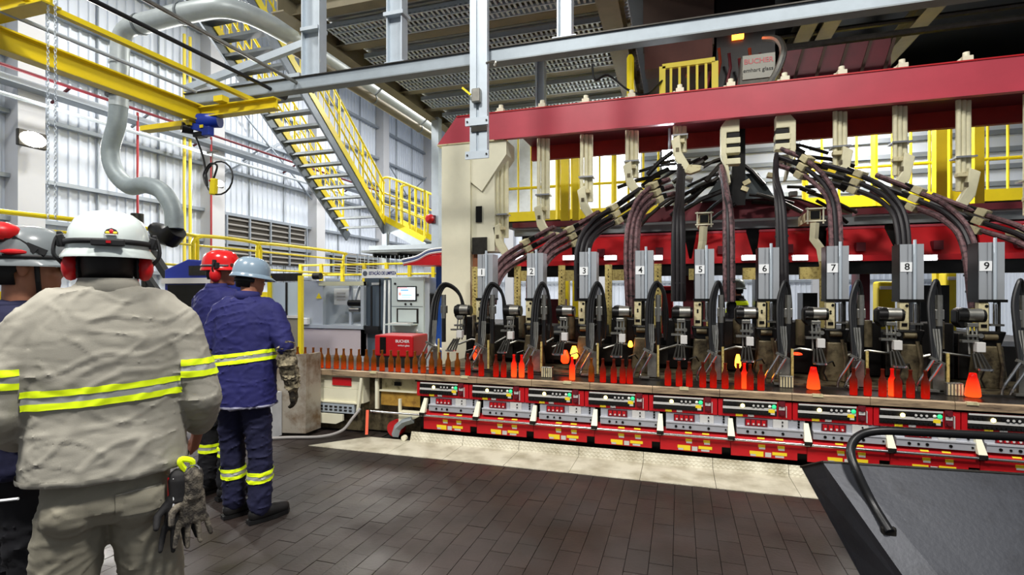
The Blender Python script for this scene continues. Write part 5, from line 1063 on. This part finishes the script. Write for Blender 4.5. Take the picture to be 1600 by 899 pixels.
def person(c):
    s = c.get('s', 1); t = thing('person', c['label'], 'person', (0, 0, 0)); vox = c.get('vox', .011)
    lean = Matrix.Rotation(c.get('lean', 0), 4, 'X')
    def L(p): # lean the upper body about the hips
        p = V(p)
        return p if p.z <= .95 else (Matrix.Translation((0, 0, .95)) @ lean @ Matrix.Translation((0, 0, -.95))) @ p
    HC = L((0, .015, c.get('hz', 1.735))); CZ = c.get('cz', 1.635); HMX = Matrix.Translation(HC) @ Matrix.Rotation(c.get('hyaw', 0), 4, 'Z') @ Matrix.Rotation(c.get('hpitch', 0), 4, 'X') @ Matrix.Scale(c.get('hs', .93), 4)
    arms = c['arms']
    # body: one continuous surface
    b = MB(); head_parts(b, HMX); limb(b, [HC + V((0, -.02, -.05)), L((0, -.012, 1.56)), L((0, -.01, 1.5))], [.056, .055, .06])
    loft(b, [(0, 0, .93, .13, .09), (0, 0, 1.1, .13, .09), (0, 0, 1.35, .15, .09), (0, 0, 1.5, .13, .07)]) if not c.get('lean') else loft(b, [(0, 0, .93, .12, .08), (0, L((0, 0, 1.2)).y, 1.2, .12, .08), (0, L((0, 0, 1.48)).y, 1.47, .13, .07)])
    hands = []
    for sd, (P, nrm, curl) in zip((1, -1), arms):
        P = [L(p) for p in P]; limb(b, P, [.045, .038, .027]); d = (P[2] - P[1]).normalized(); limb(b, [L((sd * .1, 0, 1.48)), P[0]], [.05, .045])
        hd = c.get('hdir', {}).get(sd, d); hand(b, P[2], V(hd), V(nrm), sd, curl); hands.append((P, hd, nrm, sd, curl))
    for sd in (-1, 1):
        lp = c['legs'][0 if sd > 0 else 1]; limb(b, [(sd * .06, 0, .95)] + lp, [.07, .06, .05, .04])
    bm_ = remesh(b, c.get('bvox', .0065), 3); body = link('body', bm_, c.get('skin', SKIN), t, True)
    # eyes, hair
    for sd in (-1, 1):
        e = MB().ball(HMX @ V((sd * .03, .087, .006)), .011).ob('eye', EYEW, t, True); MB().ball(HMX @ V((sd * .03, .0955, .006)), .0055).ob('iris', EYED, e, True)
    hr = MB(); vs = []
    n = 20
    for z, k in ((-.075, .95), (-.03, 1.07), (.03, 1.07), (.09, 1.02), (.115, .75)):
        for i in range(15):
            a = math.radians((198 if z < .02 else 170) + (144 if z < .02 else 200) * i / 14); vs.append(HMX @ V((.077 * k * math.cos(a) * (1 if z < .1 else .6), .101 * k * math.sin(a) * (1 if z < .1 else .6) - .006, z)))
    hr.add(vs, [(i * 15 + k, i * 15 + k + 1, (i + 1) * 15 + k + 1, (i + 1) * 15 + k) for i in range(4) for k in range(14)]); ho_ = hr.ob('hair', HAIR, t, True)
    sm = ho_.modifiers.new('solid', 'SOLIDIFY'); sm.thickness = .008
    # trousers
    g = MB()
    loft(g, [(0, -.005, .87, .13, .10), (0, -.012, .92, .17, .13), (0, -.005, .98, .175, .13), (0, 0, 1.06, .165, .12)])
    for sd in (-1, 1):
        lp = [V(p) for p in c['legs'][0 if sd > 0 else 1]]; k = c.get('legr', 1)
        limb(g, [(sd * .085, -.008, .90), lp[0].lerp(V((sd * .085, 0, .9)), .5), lp[0], lp[0].lerp(lp[1], .5), lp[1] + V((0, 0, .0))], [.100 * k, .097 * k, .086 * k, .083 * k, .08 * k])
        g.ball((sd * .085, -.055, .92), .095)
    gm = remesh(g, vox, 5); wrinkle(gm, c.get('wr', .008), (9, 9, 7), .5, 3); tr = link('trousers', gm, c['trouser'], t, True)
    for zc, hh_, tl in c.get('legbands', ()):
        for sd in (1, -1): band3(gm, zc, hh_, t, lambda p: p.z < .7 and p.x * sd > -.005 * 1, tl)
    if c.get('pocket'):
        x0_, x1_, z0_, z1_ = c['pocket']; pk = strip(gm, z0_, z1_, c['trouser'], tr, lambda p: x0_ < p.x < x1_ and p.y < -.03, 'back_pocket', 0, .0035)
        strip(gm, z1_ - .004, z1_, KHAKI, tr, lambda p: x0_ < p.x < x1_ and p.y < -.03, 'pocket_stitching', 0, .005)
    # boots
    for sd in (-1, 1):
        a = V(c['legs'][0 if sd > 0 else 1][1]); fo = V(c.get('foot', (sd * .1, 1, 0))).normalized()
        q = MB(); limb(q, [(a.x, a.y, .15), (a.x, a.y, .075)], [.06, .06]); limb(q, [V((a.x, a.y, .06)) - fo * .035, V((a.x, a.y, .062)) + fo * .08, V((a.x, a.y, .05)) + fo * .175], [.05, .052, .045])
        bo = link('boot', remesh(q, .009, 3), BOOT, t, True)
        so = MB(); r = V((-fo.y, fo.x, 0)) * -1
        pol = [V((a.x, a.y, 0)) + fo * u + r * w for u, w in ((-.085, -.03), (-.09, .03), (-.02, .045), (.1, .055), (.19, .04), (.225, 0), (.19, -.045), (.1, -.052), (-.02, -.042))]
        so.prism([(p.x, p.y) for p in pol], 'z', .004, .03).ob('sole', RUBBER, bo)
    # jacket
    g = MB(); k = c.get('bulk', 1); hz = c['hem']
    rg = [(0, -.008, hz, .235 * k, .168 * k), (0, -.006, hz + .1, .228 * k, .16 * k), (0, 0, 1.2, .222 * k, .152 * k), (0, 0, 1.33, .225 * k, .152 * k), (0, -.004, 1.44, .222 * k, .142 * k), (0, -.006, 1.51, .20 * k, .122 * k), (0, -.01, 1.56, .15, .098), (0, -.012, 1.58, .09, .083), (0, -.01, 1.6, .072, .074)]
    sh = c.get('shz', .02); rg = [(x, y, z + sh * max(0, min(1, (z - 1.38) / .16)), a_, b_) for x, y, z, a_, b_ in rg]
    if c.get('lean'): rg = [(x, L((0, y, z)).y, L((0, y, z)).z, a_, b_) for x, y, z, a_, b_ in rg]
    loft(g, rg)
    for P, hd, nrm, sd, curl in hands:
        e = P[2].lerp(P[1], c.get('cuff', .12)) if not c.get('shortsleeve') else P[1] + (P[1] - P[0]) * .02
        seg = [L((sd * .12, -.005, 1.50 + sh * .8)), P[0] + V((0, 0, sh * .5)), P[0].lerp(P[1], .5), P[1]]; rr = [.09, .082, .078, .07]
        if not c.get('shortsleeve'): seg += [P[1].lerp(e, .5), e]; rr += [.066, .054]
        limb(g, seg, [x * (k ** .5) for x in rr])
    gm = remesh(g, vox, 5); wrinkle(gm, c.get('wr', .0065), c.get('wf', (7, 7, 4)), .5, c.get('seed', 1)); jk = link('jacket', gm, c['jacket'], t, True)
    def on_arm(p): return min((p - (q[0].lerp(q[1], f))).length for q, *_ in hands for f in (0, .25, .5, .75, 1)) < .115 and abs(p.x) > c.get('armx', .2)
    for zc, hh_, tl, tx in c.get('bands', ()): band3(gm, zc, hh_, t, lambda p: not on_arm(p), tl, tx)
    for zc, hh_, tl in c.get('armbands', ()):
        for sd in (1, -1): band3(gm, zc, hh_, t, lambda p: on_arm(p) and p.x * sd > 0, tl)
    strip(gm, hz - .02, hz + .018, c.get('hemcol', c['jacket']), jk, lambda p: not on_arm(p), 'hem', 0, .005)
    col_ = MB(); vs = []
    for z, rx in ((1.548 + c.get('shz', .02), .088), (1.585 + c.get('shz', .02), .086), (CZ, .078)):
        for i in range(24): a = 2 * math.pi * i / 24; vs.append(L((rx * math.cos(a), -.012 + rx * 1.04 * math.sin(a), z - (.025 if z == CZ and math.sin(a) > .3 else 0))))
    col_.add(vs, [(i * 24 + q, i * 24 + (q + 1) % 24, (i + 1) * 24 + (q + 1) % 24, (i + 1) * 24 + q) for i in range(2) for q in range(24)])
    co_ = col_.ob('collar', c['jacket'], jk, True); sm = co_.modifiers.new('solid', 'SOLIDIFY'); sm.thickness = .01
    for (P, hd, nrm, sd, curl) in hands:
        if c.get('camo'):
            q = MB(); limb(q, [P[1] + (P[0] - P[1]) * .12, P[1], P[1].lerp(P[2], .5), P[1].lerp(P[2], .97)], [.058, .066, .066, .054]); cm = remesh(q, .009, 3); wrinkle(cm, .008, (12, 12, 14), .8, 5); link('camouflage_sleeve', cm, CAMO, t, True)
        if c.get('glove'):
            q = MB(); hand(q, P[2], V(hd), V(nrm), sd, curl, 1.3); link('glove', remesh(q, .005, 2), c['glove'], t, True)
    # helmet
    ha, R = hard_hat(HMX, c['hat'], t, 'hard_hat', c.get('fullbrim', True), c.get('hatz', .018), c.get('hattilt', 0), c.get('hsc', 1))
    c['fn'](t, HMX, R, ha, c) if 'fn' in c else None
    t.location = c['pos']; t.rotation_euler = (0, 0, c['phi']); t.scale = (s, s, s)
    return t
CUP = mat('earmuff_red', (196, 24, 28), .35); STRAP = mat('black_strap', (26, 26, 28), .6)
def muffs(t, H, z=-.012, x=.098, arm=True, k=1):
    for sd in (-1, 1):
        m = MB().ball(H @ V((sd * x, -.012, z - .01)), .026 * k, .036 * k, .045 * k, 14).ob('ear_muff', CUP, t, True)
        MB().ball(H @ V((sd * (x - .022), -.012, z - .01)), .016, .032, .04, 12).ob('ear_cushion', STRAP, m, True)
        if arm: MB().tube(bez([H @ V((sd * (x + .022), -.012, z)), H @ V((sd * (x + .045), -.02, z + .035)), H @ V((sd * (x + .04), -.012, z + .085)), H @ V((sd * (x + .028), -.01, z + .1))], 4), .006, 6).ob('muff_arm', STRAP, m, True); MB().cb(H @ V((sd * (x + .03), -.01, z + .085)), .014, .03, .05).ob('muff_clip', STRAP, m, bev=.004)
def ringband(H, R, z, h, m, parent, name, a0=0, a1=360, k=1.03, sc=1.0):
    n = 28; vs = []
    for zz in (z, z + h):
        for i in range(n + 1):
            a = math.radians(a0 + (a1 - a0) * i / n); vs.append(H @ (R @ V((.122 * k * sc * math.cos(a), .145 * k * sc * math.sin(a), zz))))
    o = MB().add(vs, [(i, i + 1, i + n + 2, i + n + 1) for i in range(n)]).ob(name, m, parent, True); sm = o.modifiers.new('s', 'SOLIDIFY'); sm.thickness = .004; sm.offset = 1; return o
def fn1(t, H, R, ha, c):
    muffs(t, H, -.02, .105)
    sb_ = ringband(H, R, .045, .018, STRAP, t, 'headlamp_strap', 175, 365, 1.02)
    MB().cb(H @ (R @ V((.01, -.157, .048))), .085, .02, .022).ob('strap_buckle', STRAP, sb_, bev=.004); MB().cb(H @ (R @ V((.012, -.168, .05))), .012, .004, .008).ob('red_mark', RED, sb_)
    for sd in (-1, 1): MB().cb(H @ (R @ V((sd * .127, -.02, .06))), .02, .03, .04, Matrix.Rotation(sd * .35, 3, 'Y')).ob('muff_mount', STRAP, sb_, bev=.004)
    e = MB().prism([(-.024, 0), (.024, 0), (.026, .012), (.018, .026), (0, .034), (-.018, .026), (-.026, .012)], 'y', -.002, .002); M4 = H @ R.to_4x4() @ Matrix.Translation((.018, -.147, .075)) @ Matrix.Rotation(-.25, 4, 'X') @ Matrix.Scale(.72, 4)
    em = MB().add([M4 @ V(p) for p in e.v], e.f).ob('emblem', PRINT, t)
    for q, m in ((.0, RED), (-.014, LABY), (.014, LABY)): e2 = MB().ball((q, -.004, .016 if q == 0 else .01), .009, .002, .012 if q == 0 else .007); MB().add([M4 @ V(p) for p in e2.v], e2.f).ob('emblem_flame', m, em, True)
    MB().add([M4 @ V((x, -.004, z)) for x, z in ((-.024, -.002), (.024, -.002), (.024, .004), (-.024, .004))], [(0, 1, 2, 3)]).ob('emblem_base', LABW, em)
    # jacket yoke seams and pocket stitching
def fn3(t, H, R, ha, c): ringband(H, Matrix.Identity(3), -.035, .03, STRAP, t, 'suspension_band', 190, 350, .80)
def fn2(t, H, R, ha, c):
    muffs(t, H, -.03, .104, True, 1.25); sb_ = ringband(H, R, .03, .014, mat('grey_strap', (96, 96, 100), .6), t, 'goggle_strap', 150, 395, 1.02)
    MB().cb(H @ (R @ V((.13, .01, .035))), .02, .03, .045).ob('strap_clip', STRAP, sb_, bev=.004); MB().cb(H @ (R @ V((.09, .12, .04))), .05, .03, .03).ob('goggle_frame', mat('brown_frame', (70, 40, 34), .4), sb_, bev=.008)
    tag(MB().cb(H @ V((0, .108, .006)), .11, .012, .034).ob('safety_glasses', mat('clear_lens', (150, 160, 170), .1, alpha=.35), t, bev=.005), 'clear safety glasses')
def fn4(t, H, R, ha, c):
    for sd in (-1, 1): MB().tube([H @ V((sd * .079, .03, .02)), H @ V((sd * .076, .035, -.06)), H @ V((sd * .045, .04, -.12))], .009, 6).ob('chin_strap', STRAP, t)
    g = MB().ball(H @ (R @ V((.055, -.075, .125))), .06, .075, .045, 16).ob('goggles', STRAP, t, True)
    MB().ball(H @ (R @ V((.066, -.078, .134))), .06, .066, .042, 16).ob('goggle_lens', CUP, g, True)
    for a, b in (((.1, -.04, .11), (.118, .03, .06)), ((.11, .0, .085), (.12, .06, .055))): MB().bar(H @ (R @ V(a)), H @ (R @ V(b)), .012, .024).ob('goggle_strap', STRAP, g)
    MB().ball(H @ (R @ V((.112, -.03, .055))), .02, .05, .012, 10).ob('red_clip', CUP, g, True)
    ringband(H, R, .03, .016, STRAP, t, 'head_strap', 0, 360, 1.015)
    for sd in (-1, 1): MB().cb(H @ V((sd * .03, .118, .0)), .052, .012, .036, Matrix.Rotation(-sd * .2, 3, 'Z')).ob('safety_glasses', mat('clear_lens'), t, bev=.006); MB().bar(H @ V((sd * .06, .11, .008)), H @ V((sd * .08, .0, .004)), .004, .006).ob('glasses_temple', STRAP, t)
def arm_down(x=.23, wz=.98, fy=.1): return lambda sd: [(sd * .178, -.005, 1.48), (sd * (x + .01), -.03, 1.23), (sd * x, fy, wz)]
def arms(fr, fl, nr=(-1, 0, 0), nl=(1, 0, 0), curl=.45): return [(fr(1), nr, curl), (fl(-1), nl, curl)]
LEGS = [[(.115, .02, .50), (.115, -.01, .11)], [(-.115, .02, .50), (-.115, -.01, .11)]]
HATW = mat('hat_white', (216, 226, 222), .22, coat=.4); HATG = mat('hat_grey', (116, 122, 124), .25, coat=.4); HATR = mat('hat_red', (206, 22, 22), .2, coat=.5); HATB = mat('hat_bluegrey', (126, 146, 162), .25, coat=.4)
m1 = person(dict(label='worker in grey-beige drill uniform and white hard hat, back turned, nearest', pos=(-1.80, 1.262, 0), phi=math.radians(50), s=1.0, bulk=.97, vox=.008, wr=.0042, wf=(3, 3, 9), legr=1.0, hem=1.02, jacket=KHAKI, trouser=KHAKID, hat=HATW, fn=fn1, skin=SKIN2, hatz=.02, hz=1.712, cz=1.648, shz=.042,
    arms=arms(lambda s: [(.185, -.005, 1.47), (.262, -.04, 1.24), (.262, .13, 1.10)], lambda s: [(-.185, -.005, 1.47), (-.262, -.04, 1.24), (-.25, .14, 1.12)], curl=.6), hdir={1: (-.15, .6, -.8), -1: (.3, .8, -.4)}, legs=[[(.14, .02, .50), (.15, -.01, .11)], [(-.14, .02, .50), (-.15, -.01, .11)]], bands=[(1.286, .060, 0, -.05)], armbands=[(1.345, .06, 0)], armx=.205, pocket=(.03, .145, .90, .972), seed=4))
m4 = person(dict(label='worker in dark navy with grey hard hat and red goggles, in profile at far left', pos=(-2.47, 1.40, 0), phi=math.radians(-18), s=.97, hz=1.755, cz=1.615, hs=.98, hem=.95, jacket=NAVYD, trouser=INK, hat=HATG, fn=fn4, skin=SKIN, fullbrim=True, hyaw=math.radians(-13), arms=arms(arm_down(.22, 1.0, .12), arm_down(.22, 1.0, .12)), legs=LEGS, vox=.012, seed=2))
m3 = person(dict(label='worker in blue overalls with camouflage sleeves and blue-grey hard hat', pos=(-2.945, 2.99, 0), phi=math.radians(14), s=.985, bulk=1.02, hem=.82, jacket=NAVY, trouser=NAVYD, hat=HATB, fn=fn3, lean=math.radians(-6), hyaw=math.radians(-32), hpitch=math.radians(-8), shortsleeve=True, camo=True, glove=mat('dark_glove', (40, 36, 30), .8, 0, 0, 16, (128, 116, 88), .42), hatz=.02,
    arms=arms(lambda s: [(.195, 0, 1.47), (.31, -.03, 1.24), (.33, .07, .94)], lambda s: [(-.195, 0, 1.47), (-.27, -.02, 1.24), (-.27, .1, 1.0)], curl=.35), hdir={1: (0, .25, -1)}, legs=[[(.125, .0, .50), (.14, -.03, .11)], [(-.10, .03, .50), (-.09, .04, .11)]], foot=(.55, .8, 0), bands=[(1.165, .075, 0, -.12)], legbands=[(.33, .075, -.1)], armx=.235, hemcol=mat('pale_piping', (150, 150, 170), .7), seed=6))
m2 = person(dict(label='worker in navy with red hard hat and red ear muffs, behind the blue-grey hat', pos=(-3.47, 3.28, 0), phi=math.radians(-8), s=1.025, hem=.85, jacket=NAVY, trouser=INK, hat=HATR, fn=fn2, skin=SKIN2, fullbrim=False, hyaw=math.radians(-52), arms=arms(arm_down(.22, 1.0, .1), arm_down(.22, 1.0, .1)), legs=LEGS, legbands=[(.36, .07, 0)], seed=8))
p5 = PY(1152, 478, 8.45)
def fn5(t, H, R, ha, c): pass
m5 = person(dict(label='worker in white hard hat and hi-vis vest behind the machine, left of unit six', pos=(p5.x, 8.45, 0), phi=math.radians(60), s=.955, hem=.85, jacket=INK, trouser=INK, hat=HATW, fn=fn5, vox=.014, bvox=.010, arms=arms(arm_down(.22, 1.0, .12), arm_down(.22, 1.0, .12)), legs=LEGS, bands=[(1.46, .18, 0, 0)], seed=9))
# gloves clipped to the nearest worker's hip
gp = V((-1.80, 1.262, 0)); ph = math.radians(50)
def W1(x, y, z): return gp + V((x * math.cos(ph) - y * math.sin(ph), x * math.sin(ph) + y * math.cos(ph), z))
gv = thing('work_gloves', 'pair of grey work gloves clipped at the hip of the nearest worker', 'gloves', W1(.22, -.05, .97))
GLV = mat('knit_glove', (120, 112, 98), .9, 0, 0, 30, (50, 46, 42), .5, bump=.5, bscale=150); GLK = mat('black_glove', (30, 29, 30), .8, 0, .3, 20)
for i, (x, y, m, dz) in enumerate(((.235, -.12, GLV, .035), (.195, -.115, GLK, .03))):
    q = MB(); w = W1(x, y, .90 + dz); hand(q, w, (0, 0, -1), W1(.3, -1, 0) - gp, 1, .12, 1.05, .8); limb(q, [w + V((0, 0, .055)), w + V((0, 0, .0))], [.032, .03]); link('glove', remesh(q, .004, 2), m, gv, True)
MB().tube(bez([W1(.22, -.12, 1.0), W1(.2, -.13, 1.035), W1(.205, -.13, 1.05), W1(.235, -.125, 1.035), W1(.225, -.12, 1.0)], 4), .009, 6).ob('yellow_clip', HIVIS, gv, True)
MB().tube([W1(.235 + .02 * math.cos(a), -.13, 1.005 + .02 * math.sin(a)) for a in [i * math.pi / 5 for i in range(11)]], .003, 5).ob('steel_ring', CHROME, gv, True)
MB().cb(W1(.175, -.12, .95), .02, .02, .09).ob('red_cuff', RED, gv, bev=.006); MB().cb(W1(.182, -.135, .94), .012, .01, .11).ob('white_trim', WHITE, gv, bev=.004)
tag(MB().tube(bez([W1(-.20, -.12, 1.0), W1(-.34, -.05, .985), W1(-.55, 0, .96)], 5), .004, 6).ob('safety_cord', WHITE, None, True), 'thin white cord at the left hip of the nearest worker', 'cord')
# ---------------------------------------------------------------- dark scoop bin with bent tube handle, front right
BIN = mat('scuffed_black_steel', (52, 54, 60), .45, .3, 0, 3, (38, 39, 44), .42, bump=.1)
sk = thing('dark_scoop_bin', 'dark steel scoop bin with bent black tube handle at front right', 'bin', (1.6, 3.4, 0))
T1 = V((.79, 3.46, .62)); TR = V((2.9, 3.66, .62)); FB = V((1.175, 2.786, 0)); RB = V((3.1, 2.95, 0)); T2 = V((.725, 3.70, .51)); SB = V((.975, 3.45, 0)); BR = V((3.1, 4.0, .55)); BB = V((3.1, 3.8, 0))
def sheet(ps, th, name, m=BIN):
    ps = [V(p) for p in ps]; n = (ps[1] - ps[0]).cross(ps[2] - ps[0]).normalized() * th; k = len(ps)
    return MB().add(ps + [p + n for p in ps], [tuple(range(k - 1, -1, -1)), tuple(range(k, 2 * k))] + [(i, (i + 1) % k, (i + 1) % k + k, i + k) for i in range(k)]).ob(name, m, sk)
c0, c1 = T1.lerp(TR, .055) + V((0, -.004, .0)), FB.lerp(RB, .10) + V((0, -.008, 0)); d0, d1 = T1.lerp(TR, .10), FB.lerp(RB, .22)
sheet([d0, TR, RB, d1], .006, 'sloping_front'); sheet([T1, c0, c1, FB], .006, 'corner_fold'); sheet([c0, d0, d1, c1], .006, 'corner_fold'); sheet([T2, T1, FB, SB], .006, 'side_sheet'); sheet([BR, T2, SB, BB], .006, 'rear_sheet')
sheet([SB, FB, RB, BB], .006, 'bottom_sheet'); sheet([TR, BR, BB, RB], .006, 'end_sheet')
for a, b in ((T2, T1), (T1, d0), (d0, TR)): MB().tube([a, b], .008, 6).ob('rolled_rim', DARKM, sk, True)
nn = (TR - d0).cross(d1 - d0).normalized()
def hit(px, py):
    u = (px - 800) / FP; D = V((-SN + CS * u, CS + SN * u, (HY - py) / FP)); O = V((0, 0, EYE)); return O + D * ((d0 - O).dot(nn) / D.dot(nn))
e = hit(1388, 832)
MB().tube(bez([PD(1760, 694, 2.8), PD(1600, 684, 2.86), PD(1440, 676, 2.95), PD(1372, 674, 3.0), PD(1340, 683, 3.02), PD(1329, 706, 3.0), PD(1338, 735, 2.93), PD(1362, 785, 2.84), e - V((0, .02, -.01))], 6), .0235, 12).ob('tube_handle', mat('black_tube', (26, 26, 27), .35, .4), sk, True)
MB().cb(e, .07, .03, .06).ob('handle_weld', DARKM, sk, bev=.01)
